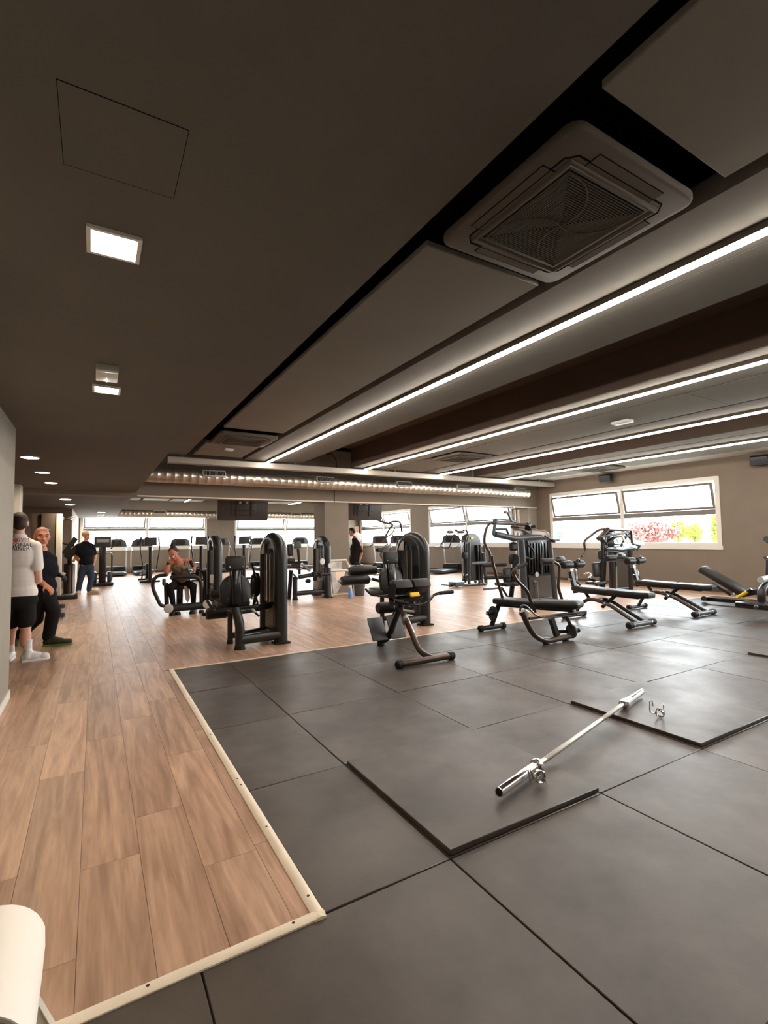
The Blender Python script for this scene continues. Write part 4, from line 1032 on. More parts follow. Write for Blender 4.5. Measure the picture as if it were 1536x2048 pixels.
# ---- inclined bench and press at the right border
t = thing('inclined_bench', (10.9, 4.6, 0), 'black bench with raised inclined back pad near the right wall', 'gym bench')
XB = 10.35
a, b = at(1404, 1137, x=XB), at(1497, 1190, x=XB)
pad_between(t, 'back_cushion', a, b, .30, .13, r=.04)
d_ = (b - a).normalized()
MB().rbox(a + d_ * .06 + V((0, 0, .075)), (.14, .02, .02), None, .004).build('label_tag', 'silver_plastic', t)
MB().beam(at(1404, 1197, x=XB), at(1536, 1208, x=XB), .10, .07).build('base_rail', 'black_gloss', t)
MB().cyl(at(1408, 1197, x=XB - .2), at(1408, 1197, x=XB + .2), .045, 14).build('roller_foot', 'black_rubber', t)
MB().beam(at(1425, 1168, x=XB), at(1462, 1190, x=XB), .05, .04).build('back_support', 'black_frame', t)
MB().ball(at(1470, 1188, x=XB - .1), .03).build('pivot_bolt', 'silver_plastic', t)
MB().tube([at(1475, 1195, x=XB - .18), at(1495, 1183, x=XB - .18)], .03, 12).build('yellow_grip', 'yellow', t)
MB().tube([at(1495, 1183, x=XB - .18), at(1503, 1178, x=XB - .18)], .026, 12).build('grip_arm', 'black_frame', t)
pad_between(t, 'seat_cushion', at(1498, 1186, x=XB), at(1532, 1180, x=XB), .30, .10)
MB().tube([at(1500, 1180, x=XB - .12), at(1512, 1186, x=XB - .12), at(1520, 1190, x=XB - .12)], .014, 8).build('handle', 'chrome', t)
t = thing('press_machine', (9.6, 3.6, 0), 'black machine with peg arms cut off by the right photo edge', 'gym machine')
MB().rbox(at(1522, 1210, y=3.65), (.55, .5, .09), None, .02).build('base', 'black_gloss', t)
TR(t, 'upright', 'black_frame', .06, [(1524, 1208), (1522, 1185), (1530, 1172), (1545, 1166)], .12, 12, y=3.7)
MB().cyl(at(1521, 1160, y=3.7), at(1545, 1154, y=3.7), .05, 14).build('peg', 'silver_plastic', t)
MB().cyl(at(1531, 1116, y=3.75), at(1550, 1114, y=3.75), .028, 12).build('peg', 'chrome', t)
MB().beam(at(1540, 1120, y=3.75), at(1540, 1190, y=3.75), .1, .1).build('column', 'black_frame', t)
TR(t, 'arm', 'black_frame', .05, [(1533, 1078), (1545, 1085), (1560, 1105)], .05, 12, y=3.8)
MB().ball(at(1512, 1214, y=3.5), .03).build('wheel', 'steel_grey', t)
# ================================================================== machines farther back
# ---- rotary machine where the woman sits (M2)
t = thing('hip_machine', (1.55, 10.1, 0), 'black machine with curved side arms and pale pulley wheels where the woman sits', 'gym machine')
def TF(name, r, pts, y=9.95, mt='black_frame', f=.06, **k): return TR(t, name, mt, r, pts, f, 12, y=y, **k)
TF('base_beam', .068, [(338, 1217), (414, 1210)], y=9.72)
for px in ((337, 1217), (414, 1208)): MB().lathe(at(px[0], px[1], y=9.64), (0, -1, 0), [(0, .02), (0, .078), (.01, .082), (.025, .08), (.03, .07), (.03, .02)], 24).build('pulley_wheel', 'silver_plastic', t)
for px in (344, 356, 384, 403): MB().lathe((at(px, 1222, y=9.72).x, 9.72, 0), (0, 0, 1), [(0, .05), (.03, .05), (.06, .035)], 12).build('foot', 'black_rubber', t)
TF('left_post', .04, [(332, 1165), (334, 1222)], y=9.95)
TF('cross_frame', .034, [(340, 1156), (352, 1153), (392, 1153), (402, 1162), (403, 1210)], y=9.8, f=.2)
TF('right_strut', .024, [(411, 1140), (411, 1207)], y=9.95)
TF('side_arm', .032, [(332, 1150), (313, 1152), (305, 1164), (306, 1178), (321, 1211), (334, 1213)], y=9.85, f=.12)
TF('side_arm', .03, [(388, 1136), (408, 1142), (410, 1165), (408, 1205)], y=9.95, f=.1, mt='black_gloss')
TF('grip', .03, [(337, 1125), (335, 1134)], y=9.8, mt='black_rubber', f=0)
TF('grip', .026, [(381, 1121), (384, 1131), (392, 1138)], y=9.8, mt='black_rubber', f=.04)
MB().rbox(at(328, 1164, y=9.8), (.06, .1, .13), None, .025, 3).build('knee_pad', 'steel_grey', t)
TF('seat_post', .06, [(360, 1170), (359, 1214)], y=10.2, mt='black_gloss')
MB().rbox((at(362, 1168, y=10.25).x, 10.28, .47), (.40, .42, .08), None, .03, 3).build('seat', 'black_vinyl', t)
backrest(t, at(362, 1160, y=10.5).x, 10.52, .52, 1.0, .36, .1)
tower(t, at(432, 1150, y=9.9).x, 9.75, 10.35, 1.47, .085, .08)
TF('tower_link', .05, [(404, 1200), (432, 1198)], y=10.0)
MB().rbox(at(428, 1157, y=9.75), (.16, .05, .16), None, .01).build('top_weight', 'silver_plastic', t)
tw = MB().plate([at(a, b, y=9.98) for a, b in ((368, 1172), (377, 1172), (380, 1195), (375, 1206), (370, 1196))], (0, 1, .1), .02, .004).build('towel', 'cloth_white'); tag(tw, 'pale towel hanging below the seat of the seated woman', 'towel')
# ---- low row machine with round pads beside the column (M3)
t = thing('leg_press_machine', (4.25, 10.6, 0), 'black machine with round flat pads and glossy tower left of the column', 'gym machine')
def TF(name, r, pts, y=10.55, mt='black_frame', f=.06, **k): return TR(t, name, mt, r, pts, f, 12, y=y, **k)
TF('left_post', .055, [(590, 1153), (590, 1203)]); TF('right_post', .055, [(653, 1152), (655, 1198)], y=10.45)
for a, y_ in ((590, 10.55), (655, 10.45)): foot_cap(t, at(a, 1198, y=y_), .058)
TF('base_tube', .052, [(592, 1187), (654, 1182)], y=10.5)
TF('top_tube', .046, [(598, 1154), (624, 1150), (660, 1148)], y=10.45)
TF('rear_leg', .045, [(582, 1140), (578, 1198)], y=10.8, mt='black_gloss')
TF('brace', .02, [(586, 1148), (596, 1158)], y=10.5, mt='steel_grey')
for a, b, y_ in ((599, 1138, 10.5), (628, 1144, 10.4), (641, 1145, 10.4), (650, 1135, 10.45)):
    p = at(a, b, y=y_); MB().lathe(p - V((0, 0, .02)), (0, 0, 1), [(0, .05), (.004, .07), (.02, .07), (.026, .06)], 20).build('round_pad', 'bronze', t)
    MB().cyl(p - V((0, 0, .12)), p - V((0, 0, .02)), .03, 10).build('pad_stem', 'black_frame', t)
TF('push_arm', .03, [(603, 1127), (620, 1142)], y=10.7, mt='satin_steel')
TF('push_arm', .035, [(570, 1135), (600, 1132)], y=10.8)
TF('console_post', .032, [(599, 1130), (596, 1098)], y=10.9)
MB().rbox(at(595, 1090, y=10.9), (.17, .05, .16), rx(-.2), .012).build('console', 'steel_grey', t)
MB().rbox(at(580, 1100, y=11.0), (.13, .08, .28), rx(-.15), .03, 3).build('back_pad', 'black_vinyl', t)
MB().rbox(at(580, 1122, y=10.95), (.2, .2, .12), None, .04, 3).build('seat', 'black_vinyl', t)
tower(t, at(640, 1150, y=10.7).x + .1, 10.5, 11.15, 1.44, .085, .085)
for px in ((644, 1123, .07), (659, 1131, .055)): MB().lathe(at(px[0], px[1], y=10.4), (.3, -1, 0), [(0, .02), (0, px[2]), (.012, px[2] * 1.04), (.024, px[2]), (.024, .02)], 20).build('pulley', 'silver_plastic', t)
MB().rbox(at(636, 1170, y=10.75), (.2, .1, .2), None, .01).build('top_weight', 'grey_metal', t)
MB().ball(at(616, 1162, y=10.8), .07, sc=(1, 1, .7)).build('cam', 'black_gloss', t)
# ---- framed board leaning by the column, spray bottle, bin, tool case
t = thing('a_frame_board', (5.0, 10.6, 0), 'cream framed stand holding a grey picture below the column', 'sign stand')
yb, yt = 10.62, 10.85
def PL(px, py):
    f = (1196 - py) / (1196 - 1118); return at(px, py, y=yb + (yt - yb) * f)
MB().tube([PL(664, 1195), PL(657, 1135), PL(658, 1121), PL(692, 1120), PL(698, 1132), PL(703, 1192)], .026, 10, closed=True).build('frame', 'trim_wood', t)
MB().tube([PL(660, 1141), PL(697, 1140)], .018, 8).build('rail', 'trim_wood', t); MB().tube([PL(665, 1190), PL(700, 1187)], .016, 8).build('rail', 'trim_wood', t)
n_ = (PL(690, 1125) - PL(664, 1125)).cross(PL(664, 1185) - PL(664, 1125))
MB().plate([PL(a, b) for a, b in ((661, 1123), (684, 1123), (683, 1139), (662, 1140))], n_, .008).build('upper_panel', 'print_paper', t)
MB().plate([PL(a, b) for a, b in ((662, 1144), (691, 1143), (685, 1164), (674, 1186), (667, 1187))], n_, .008).build('picture', 'print_paper', t)
MB().plate([PL(a, b) for a, b in ((671, 1144), (690, 1143), (687, 1158), (673, 1161))], n_, .012).build('paper_sheet', 'paper_pink', t)
p = at(701, 1196, z=0); p.z = 0
t = thing('spray_bottle', p, 'small blue and white spray bottle on the floor by the framed stand', 'bottle')
MB().lathe(p, (0, 0, 1), [(0, .05), (.01, .055), (.10, .055), (.16, .04), (.2, .022), (.23, .02)], 20).build('body', 'bottle_blue', t)
MB().lathe(p + V((0, 0, .23)), (0, 0, 1), [(0, .022), (.05, .022), (.055, .016)], 14).build('collar', 'white_plastic', t)
MB().rbox(p + V((-.02, 0, .31)), (.10, .035, .05), None, .012, 2).build('spray_head', 'white_plastic', t); MB().beam(p + V((-.05, 0, .30)), p + V((-.035, 0, .24)), .012, .012).build('trigger', 'white_plastic', t)
p = at(719, 1191, z=0); p.z = 0
t = thing('waste_bin', p, 'grey plastic bin standing behind the seated leg machine rollers', 'bin')
MB().lathe(p, (0, 0, 1), [(0, .11), (.005, .115), (.38, .15), (.40, .155), (.41, .155), (.41, .14), (.40, .135), (.02, .10)], 4 * 5).build('body', 'bin_grey', t)
MB().lathe(p + V((0, 0, .41)), (0, 0, 1), [(0, .158), (.02, .158), (.04, .12)], 20).build('lid', 'bin_grey', t)
# ---- cardio machines
def cardio(fn, px, py, rot, label, group, y=None, x=None):
    p = at(px, py, z=0) if y is None and x is None else (at(px, py, y=y) if y is not None else at(px, py, x=x)); p.z = 0
    XF[0] = None
    t = thing(fn.__name__, p, label, 'cardio machine', group)
    XF[0] = Matrix.Translation(p) @ Matrix.Rotation(rot, 4, 'Z')
    fn(t); XF[0] = None
    return t
def treadmill(t):
    """runs along +y, console at the +y end"""
    MB().rbox((0, .2, .10), (.72, 1.5, .10), None, .03).build('deck', 'steel_grey', t)
    MB().box((-.26, -.54, .151), (.26, .62, .156)).build('belt', 'black_rubber', t)
    MB().plate([(0, .6, .05), (0, 1.05, .05), (0, 1.08, .2), (0, .95, .33), (0, .72, .34), (0, .6, .22)], (1, 0, 0), .70, .04).build('motor_hood', 'black_gloss', t)
    MB().box((-.33, .68, .335), (.33, .9, .345)).build('hood_trim', 'silver_plastic', t)
    for s in (-1, 1):
        MB().tube([(s * .40, .95, .06), (s * .40, .88, .7), (s * .40, .75, 1.18)], .035, 10, fillet=.2, squash=(1, .7)).build('upright', 'silver_plastic', t)
        MB().tube([(s * .40, .77, 1.12), (s * .38, .5, 1.02), (s * .38, .1, .98)], .024, 10, fillet=.1).build('handrail', 'black_frame', t)
    MB().plate([(-.42, .76, 1.16), (.42, .76, 1.16), (.36, .70, 1.40), (.22, .68, 1.47), (-.22, .68, 1.47), (-.36, .70, 1.40)], (0, 1, .25), .06, .02).build('console', 'steel_grey', t)
    MB().plate([(-.2, .70, 1.2), (.2, .70, 1.2), (.18, .655, 1.40), (-.18, .655, 1.40)], (0, 1, .25), .01).build('screen', 'screen_black', t)
def cross_trainer(t):
    """rider faces +y; console column towards -y end of view"""
    MB().rbox((0, .0, .05), (.62, .10, .07), None, .03).build('floor_bar', 'black_frame', t); MB().rbox((0, 1.2, .05), (.55, .10, .07), None, .03).build('floor_bar', 'black_frame', t)
    MB().rbox((0, .6, .07), (.12, 1.2, .08), None, .02).build('base_rail', 'steel_grey', t)
    MB().tube([(0, .02, .06), (0, .02, 1.2)], .075, 12, squash=(1, .8)).build('column', 'shroud', t)
    MB().rbox((0, -.02, 1.36), (.38, .07, .27), rx(.2), .02).build('console', 'steel_grey', t); MB().rbox((0, .03, 1.37), (.32, .02, .2), rx(.2), .005).build('screen', 'screen_black', t)
    MB().lathe((-.09, .75, .33), (1, 0, 0), [(0, .1), (0, .26), (.02, .28), (.16, .28), (.18, .26), (.18, .1)], 24).build('flywheel_cover', 'black_gloss', t)
    for s in (-1, 1):
        MB().tube([(s * .2, .15, .45), (s * .24, .1, .8), (s * .30, .12, 1.15), (s * .26, .2, 1.5)], .02, 10, fillet=.2).build('arm_lever', 'black_frame', t)
        MB().roller((s * .285, .16, 1.28), (s * .262, .2, 1.52), .026).build('grip', 'black_rubber', t)
        MB().tube([(s * .2, .15, .45), (s * .18, .9, .2 + .1 * s)], .03, 10).build('pedal_bar', 'silver_plastic', t)
        MB().rbox((s * .18, .65, .30 + .06 * s), (.16, .38, .05), None, .02).build('pedal', 'black_rubber', t)
def step_machine(t):
    MB().rbox((0, .5, .06), (.62, 1.3, .10), None, .03).build('base', 'black_frame', t)
    MB().rbox((0, .05, .62), (.2, .16, 1.15), None, .03).build('column', 'shroud', t)
    MB().rbox((0, .0, 1.36), (.46, .12, .34), rx(.1), .03).build('console', 'steel_grey', t); MB().rbox((0, -.065, 1.40), (.34, .02, .10), rx(.1), .005).build('name_strip', 'silver_plastic', t)
    for s in (-1, 1):
        MB().tube([(s * .28, .9, .1), (s * .28, .8, .95), (s * .22, .3, 1.02), (s * .1, .08, 1.0)], .025, 10, fillet=.15).build('handrail', 'black_frame', t)
        MB().tube([(s * .22, .05, 1.15), (s * .36, .0, 1.3), (s * .36, .02, 1.55)], .018, 8, fillet=.08).build('grip_bar', 'black_frame', t)
        MB().rbox((s * .14, .75, .24 + .05 * s), (.2, .4, .05), None, .02).build('step', 'black_rubber', t)
        MB().rbox((s * .2, .25, .26), (.12, .3, .34), None, .04).build('side_cover', 'steel_grey', t)
g1 = 'cardio machines by the far windows'
cardio(step_machine, 204, 1172, 0, 'dark step machine with tall console right of the capped man', g1)
cardio(cross_trainer, 300, 1166, 0, 'cross trainer with swing levers in front of the left far window', g1)
cardio(treadmill, 232, 1150, 0, 'treadmill facing the far window behind the step machine', g1, y=22.4)
cardio(treadmill, 286, 1150, 0, 'treadmill facing the far window behind the left cross trainer', g1, y=22.4)
cardio(treadmill, 365, 1150, 0, 'treadmill facing the far window behind the seated woman', g1, y=22.4)
cardio(cross_trainer, 402, 1160, 0, 'cross trainer with swing levers right of the seated woman', g1, y=17.2)
cardio(treadmill, 448, 1150, 0, 'treadmill facing the far wall between the two far windows', g1, y=22.0)
cardio(treadmill, 525, 1150, 0, 'treadmill facing the right far window behind the nearest tower', g1, y=22.2)
cardio(treadmill, 612, 1150, 0, 'treadmill facing the right far window beside the column', g1, y=21.5)
cardio(cross_trainer, 488, 1158, 0, 'cross trainer with small console seen above the near headrest', g1, y=17.0)
g2 = 'cardio machines along the right wall'
cardio(treadmill, 884, 1150, -1.2, 'treadmill with black hood standing under the back window', g2, y=15.0)
cardio(treadmill, 738, 1145, -1.2, 'treadmill with rounded console behind the man with headphones', g2, y=17.5)
cardio(treadmill, 775, 1145, -1.2, 'treadmill with small console behind the grey padded machine', g2, y=16.2)
# ---- pulldown machine with long curved bars behind the column
t = thing('pulldown_machine', (8.0, 13.3, 0), 'grey padded machine with long looping bars behind the right tower', 'gym machine')
def TF(name, r, pts, y=13.2, mt='bronze', f=.15, **k): return TR(t, name, mt, r, pts, f, 10, y=y, **k)
TF('loop_bar', .032, [(750, 1038), (764, 1044), (776, 1047), (787, 1049), (780, 1056), (764, 1086)])
TF('loop_bar', .032, [(778, 1046), (790, 1042), (801, 1044), (804, 1065)])
TF('inner_bar', .022, [(768, 1085), (772, 1074), (784, 1068), (790, 1056)]); TF('inner_bar', .022, [(784, 1068), (788, 1074), (797, 1076), (792, 1084)])
MB().plate([at(a, b, y=13.2) for a, b in ((766, 1094), (774, 1092), (777, 1096), (774, 1122), (764, 1118), (760, 1110))], (0, 1, 0), .12, .03).build('back_pad', 'ac_beige', t)
MB().plate([at(a, b, y=13.3) for a, b in ((778, 1096), (796, 1092), (796, 1112), (778, 1112))], (0, 1, 0), .12, .03).build('back_pad', 'ac_beige', t)
MB().roller(at(754, 1100, y=13.1), at(763, 1100, y=13.2), .06).build('roller', 'black_rubber', t)
TF('front_post', .06, [(770, 1120), (772, 1160)], mt='steel_grey'); TF('rear_post', .06, [(796, 1085), (798, 1158)], y=13.6, mt='steel_grey')
for a, y_ in ((772, 13.2), (798, 13.6)): q = at(a, 1160, y=y_); MB().rbox((q.x, q.y, .03), (.3, .3, .06), None, .02).build('foot', 'black_rubber', t); MB().cyl((q.x, q.y, .05), (q.x, q.y, .5), .06, 12).build('post_base', 'steel_grey', t)
p = at(714, 1130, y=11.9); p.z = 0
t = thing('tool_case', p, 'dark tool case with handle on a stool behind the roller pads', 'case')
MB().rbox(p + V((0, 0, .50)), (.30, .24, .24), None, .03).build('body', 'steel_grey', t); MB().rbox(p + V((0, 0, .63)), (.31, .25, .03), None, .012).build('lid', 'black_gloss', t); MB().tube([p + V((-.07, 0, .64)), p + V((-.07, 0, .70)), p + V((.07, 0, .70)), p + V((.07, 0, .64))], .012, 8, fillet=.02).build('handle', 'black_rubber', t)
for u, v in ((-.11, -.08), (.11, -.08), (-.11, .08), (.11, .08)): MB().cyl(p + V((u, v, 0)), p + V((u, v, .38)), .014, 8).build('leg', 'black_frame', t)
# ---- left side: cable tower and reclined press
t = thing('cable_tower', (-1.0, 14.2, 0), 'tall dark cable tower with pale front column left of the capped man', 'gym machine')
xl, xr = at(62, 1100, y=14.2).x, at(117, 1100, y=14.2).x
MB().rbox(((xl + xr) / 2 - .2, 14.45, 1.03), (xr - xl - .36, .36, 2.05), None, .02).build('cabinet', 'dark_wood', t)
MB().rbox((xr - .19, 14.36, 1.04), (.34, .40, 2.06), None, .02).build('cabinet', 'dark_wood', t)
MB().rbox((xr + .01, 14.15, 1.03), (.13, .12, 2.06), None, .02).build('column', 'frame_white', t)
MB().rbox((xr + .12, 14.2, .05), (.6, .5, .10), None, .02).build('base', 'black_frame', t)
for dz in (0, .05): MB().tube([(xr, 14.2, 1.92 + dz), (xr + .2, 14.0, 1.90 + dz), (xr + .3, 14.0, 1.93 + dz)], .018, 8, fillet=.05).build('chin_bar', 'chrome', t)
t = thing('inclined_press', (-.55, 15.6, 0), 'black inclined press with yellow edge behind the cable tower', 'gym machine')
TRY = 15.4
MB().beam(at(128, 1108, y=TRY), at(152, 1076, y=TRY), .16, .12).build('back_pad', 'black_vinyl', t)
MB().beam(at(132, 1116, y=TRY), at(160, 1092, y=TRY), .2, .18).build('seat_pad', 'black_vinyl', t)
MB().ball(at(161, 1092, y=TRY), .1).build('roller_cap', 'silver_plastic', t)
MB().beam(at(147, 1124, y=TRY), at(153, 1107, y=TRY), .05, .06).build('edge_strip', 'yellow', t)
TR(t, 'lever', 'black_frame', .03, [(122, 1085), (148, 1092)], 0, 8, y=TRY)
MB().lathe((at(138, 1180, y=TRY).x, TRY, 0), (0, 0, 1), [(0, .14), (.02, .13), (.78, .13), (.8, .11)], 20).build('pedestal', 'bronze', t)
MB().tube([at(140, 1130, y=TRY), at(140, 1108, y=TRY)], .06, 10).build('neck', 'black_frame', t)
t = thing('dumbbell', (at(123, 1234, z=0)), 'small chrome dumbbell standing on its end behind the walking man', 'dumbbell'); p = at(123, 1234, z=0)
MB().lathe(p, (0, 0, 1), [(0, .05), (.01, .06), (.07, .06), (.08, .045)], 16).build('lower_head', 'steel_grey', t); MB().cyl(p + V((0, 0, .08)), p + V((0, 0, .16)), .016, 10).build('handle', 'chrome', t); MB().lathe(p + V((0, 0, .16)), (0, 0, 1), [(0, .045), (.01, .06), (.07, .06), (.08, .045)], 16).build('upper_head', 'steel_grey', t)
# ================================================================== outside
def tree(px, py, x, h, w, mt, label, cone=False, n=1500):
    c = at(px, py, x=x); base = V((c.x, c.y, -6.0))
    t = thing('tree', base, label, 'tree', 'trees outside the wide window')
    MB().tube([base, V((c.x, c.y, c.z - h * .3))], [.02 * h + .1, .1], 8).build('trunk', 'bark', t)
    rnd = random.Random(int(px)); mb = MB()
    for i in range(n):
        while True:
            u = V((rnd.uniform(-1, 1), rnd.uniform(-1, 1), rnd.uniform(-1, 1)))
            if u.length < 1 and u.length > .35: break
        if cone: k = 1 - (u.z + 1) / 2 * .8; p = V((u.x * w * k, u.y * w * k, u.z * h))
        else:
            lump = 1 + .25 * math.sin(u.x * 7 + px) * math.cos(u.y * 6) ; p = V((u.x * w * lump, u.y * w * lump, u.z * h * lump))
        s = .09 * (w ** .5); q = Euler((rnd.uniform(0, 6), rnd.uniform(0, 6), rnd.uniform(0, 6))).to_matrix()
        p = p + c
        mb.add([p + q @ V(v) for v in ((-s, -s*.6, 0), (s, -s*.6, 0), (s, s*.6, s*.2), (-s, s*.6, 0))], [(0, 1, 2, 3)])
    f = mb.build('foliage', mt, t); f['kind'] = 'stuff'
tree(1300, 1066, 40, .85, 2.0, 'leaf_red', 'reddish leafed tree outside the right half of the window', n=1500)
tree(1356, 1062, 43, .85, .72, 'leaf_lime', 'yellow green tree outside, beside the reddish tree', n=700)
tree(1388, 1066, 46, .75, .7, 'leaf_lime', 'smaller yellow green tree outside near the window edge', n=600)
tree(1430, 1056, 40, 1.2, .5, 'leaf_lime', 'narrow yellow green tree outside at the window corner', True, n=600)
tree(1120, 1068, 52, .6, .6, 'leaf_dark', 'faint green tree outside the left half of the window', n=300)
tree(912, 1048, 70, 2.0, .5, 'leaf_dark', 'slim dark cypress outside the back window', True, n=300)
g = struct(MB().box((WALL_X + 2, -120, -6.3), (420, 300, -6.0)).build('ground_outside', 'ground_pale'))
mb = MB(); N = 40
vs = []
for i in range(N + 1):
    y = -150 + 500 * i / N; h = 9 + 5 * math.sin(i * .5) + 3 * math.sin(i * 1.3 + 1)
    vs += [V((300, y, -6)), V((330, y, h)), V((400, y, -6))]
fs = []
for i in range(N):
    a = 3 * i; fs += [(a, a+3, a+4, a+1), (a+1, a+4, a+5, a+2)]
struct(mb.add(vs, fs).build('hills', 'hill'))
for i, (px, py, w, h) in enumerate(((1400, 1072, 9, 3.2), (1180, 1076, 10, 3))):
    c = at(px, py, x=60); b = thing('house', (c.x, c.y, -6), 'pale distant house outside the window, %s' % ('between the green trees', 'left of the mullion')[i], 'building', 'distant houses')
    MB().box((c.x, c.y - w/2, -6), (c.x + 8, c.y + w/2, c.z)).build('wall', 'house_white', b)
    MB().add([V((c.x - .4, c.y - w/2 - .4, c.z)), V((c.x - .4, c.y + w/2 + .4, c.z)), V((c.x + 8.4, c.y + w/2 + .4, c.z)), V((c.x + 8.4, c.y - w/2 - .4, c.z)), V((c.x + 4, c.y - w/2, c.z + 1.4)), V((c.x + 4, c.y + w/2, c.z + 1.4))], [(0,1,5,4), (2,3,4,5), (1,2,5), (3,0,4), (0,3,2,1)]).build('roof', 'roof_red', b)
# ================================================================== people
def blob(name, prims, mt, parent, voxel=.009, smooth=5):
    """one continuous skin grown over tapered limbs ('c', p0, p1, r0, r1) and ellipsoids ('e', c, (rx, ry, rz), rot)"""
    mb = MB()
    for p in prims:
        if p[0] == 'c':
            a, b, r0, r1 = V(p[1]), V(p[2]), p[3], p[4]
            mb.tube([a, b], [r0, r1], 14); mb.ball(a, r0 * .995, 14, 8); mb.ball(b, r1 * .995, 14, 8)
        else: mb.ball(p[1], 1.0, 18, 12, p[2], p[3] if len(p) > 3 else None)
    me = mb.mesh(name + '_raw'); o = bpy.data.objects.new(name + '_raw', me); COL.objects.link(o)
    m1 = o.modifiers.new('r', 'REMESH'); m1.mode = 'VOXEL'; m1.voxel_size = voxel
    m2 = o.modifiers.new('s', 'SMOOTH'); m2.iterations = smooth; m2.factor = .5
    dg = bpy.context.evaluated_depsgraph_get(); dg.update()
    m3 = bpy.data.meshes.new_from_object(o.evaluated_get(dg)); bpy.data.objects.remove(o, do_unlink=True)
    org = WORG[parent.name]
    for v in m3.vertices: v.co -= org
    m3.name = name; m3.materials.clear(); m3.materials.append(MATS[mt])
    m3.polygons.foreach_set('use_smooth', [True] * len(m3.polygons))
    b = bpy.data.objects.new(name, m3); COL.objects.link(b); b.parent = parent; WORG[b.name] = org
    return b
def head_prims(c, yaw, pitch=0, s=1.0, roll=0):
    """skull, jaw, nose, brow, ears, lips; face looks along local -y"""
    R = rz(yaw) @ rx(pitch) @ ry(roll); c = V(c)
    def L(x, y, z): return c + R @ (V((x, y, z)) * s)
    P = [('e', L(0, .012, .03), (.076*s, .094*s, .092*s), R), ('e', L(0, -.022, -.045), (.060*s, .068*s, .072*s), R), ('e', L(0, -.062, -.088), (.028*s, .024*s, .024*s), R),
         ('c', L(0, -.084, .012), L(0, -.108, -.028), .010*s, .015*s), ('e', L(0, -.074, .032), (.056*s, .02*s, .014*s), R), ('e', L(0, -.083, -.060), (.026*s, .012*s, .013*s), R)]
    for k in (-1, 1):
        P += [('e', L(k*.078, .012, -.005), (.012*s, .024*s, .034*s), R), ('e', L(k*.044, -.058, -.018), (.022*s, .02*s, .02*s), R), ('e', L(k*.015, -.096, -.032), (.010*s, .010*s, .008*s), R)]
    return P, L, R
def face_parts(t, L, R, s=1.0, brow='hair_dark'):
    for k in (-1, 1):
        e = MB().ball(L(k*.031, -.078, .010), .0105*s, 12, 8).build('eye', 'eye_white', t)
        MB().ball(L(k*.031, -.0845, .010), .0062*s, 10, 6).build('iris', 'hair_black', e)
        MB().tube([L(k*.016, -.094, .031), L(k*.034, -.094, .035), L(k*.050, -.082, .029)], .0045*s, 6).build('eyebrow', brow, t)
    MB().tube([L(-.022, -.090, -.060), L(0, -.0965, -.0585), L(.022, -.090, -.060)], [.003*s, .0055*s, .003*s], 8).build('lips', 'lip', t)
def hand_prims(w, d, palm_n, curl=.5, s=1.0, side=1):
    """palm and five separate bent fingers leaving the wrist w along d; palm_n = direction the palm faces; side=+1 thumb on d x palm_n"""
    w = V(w); d = V(d).normalized(); n = V(palm_n); n = (n - d * n.dot(d)).normalized(); u = d.cross(n) * side
    P = [('c', w, w + d * .03 * s, .024 * s, .024 * s)]
    for k in (-1, 0, 1): P.append(('c', w + d * .03 * s + u * .018 * k * s, w + d * .085 * s + u * .024 * k * s, .017 * s, .015 * s))
    for i, L in enumerate((.066, .076, .070, .054)):
        b = w + d * (.088 - .004 * abs(i - 1)) * s + u * (.031 - .0205 * i) * s
        d1 = (d * math.cos(curl * .6) + n * math.sin(curl * .6)); d2 = (d * math.cos(curl * 1.5) + n * math.sin(curl * 1.5)); d3 = (d * math.cos(curl * 2.3) + n * math.sin(curl * 2.3))
        p1 = b + d1 * L * .5 * s; p2 = p1 + d2 * L * .32 * s; p3 = p2 + d3 * L * .24 * s
        P += [('c', b, p1, .0092 * s, .0086 * s), ('c', p1, p2, .0086 * s, .008 * s), ('c', p2, p3, .008 * s, .007 * s)]
    b = w + d * .025 * s + u * .030 * s; p1 = b + (d * .6 + u * .7 + n * .35).normalized() * .042 * s; p2 = p1 + (d * .9 + u * .25 + n * .4).normalized() * .032 * s
    P += [('c', b, p1, .0135 * s, .0105 * s), ('c', p1, p2, .0105 * s, .008 * s)]
    return P
def shoe(t, heel, toe, mt, sole='shoe_white', w=.045, hgt=.065, accent=None):
    heel, toe = V(heel), V(toe); d = (toe - heel).normalized(); L = (toe - heel).length; s_ = d.cross(V((0, 0, 1))).normalized(); n = s_.cross(d)
    R = Matrix((s_, d, n)).transposed()
    def P(x, y, z): return heel + s_ * x + d * y + n * z
    b = blob('shoe', [('e', P(0, L*.2, .052), (w*.95, .07, .058), R), ('e', P(0, L*.45, .05), (w*1.05, L*.34, .055), R), ('e', P(0, L*.78, .042), (w*1.06, L*.23, .042), R), ('c', P(0, L*.2, .06), P(0, L*.22, hgt + .045), .052, .046), ('c', P(0, L*.22, hgt + .02), P(0, L*.5, .07), .045, .035)], mt, t, .007, 2)
    MB().plate([P(x, y, .012) for x, y in ((-w*.8, .0), (w*.8, .0), (w*.95, L*.3), (w*1.1, L*.7), (w*.7, L*.98), (0, L*1.02), (-w*.7, L*.98), (-w*1.1, L*.7), (-w*.95, L*.3))], n, .026, .006).build('sole', sole, b)
    for k in range(3):
        MB().tube([P(-.022, L*(.36 + .09*k), .103 - .008*k), P(0, L*(.38 + .09*k), .110 - .008*k), P(.022, L*(.36 + .09*k), .103 - .008*k)], .004, 6).build('lace', accent or sole, b)
def person(loc, label): return thing('person', loc, label, 'person')

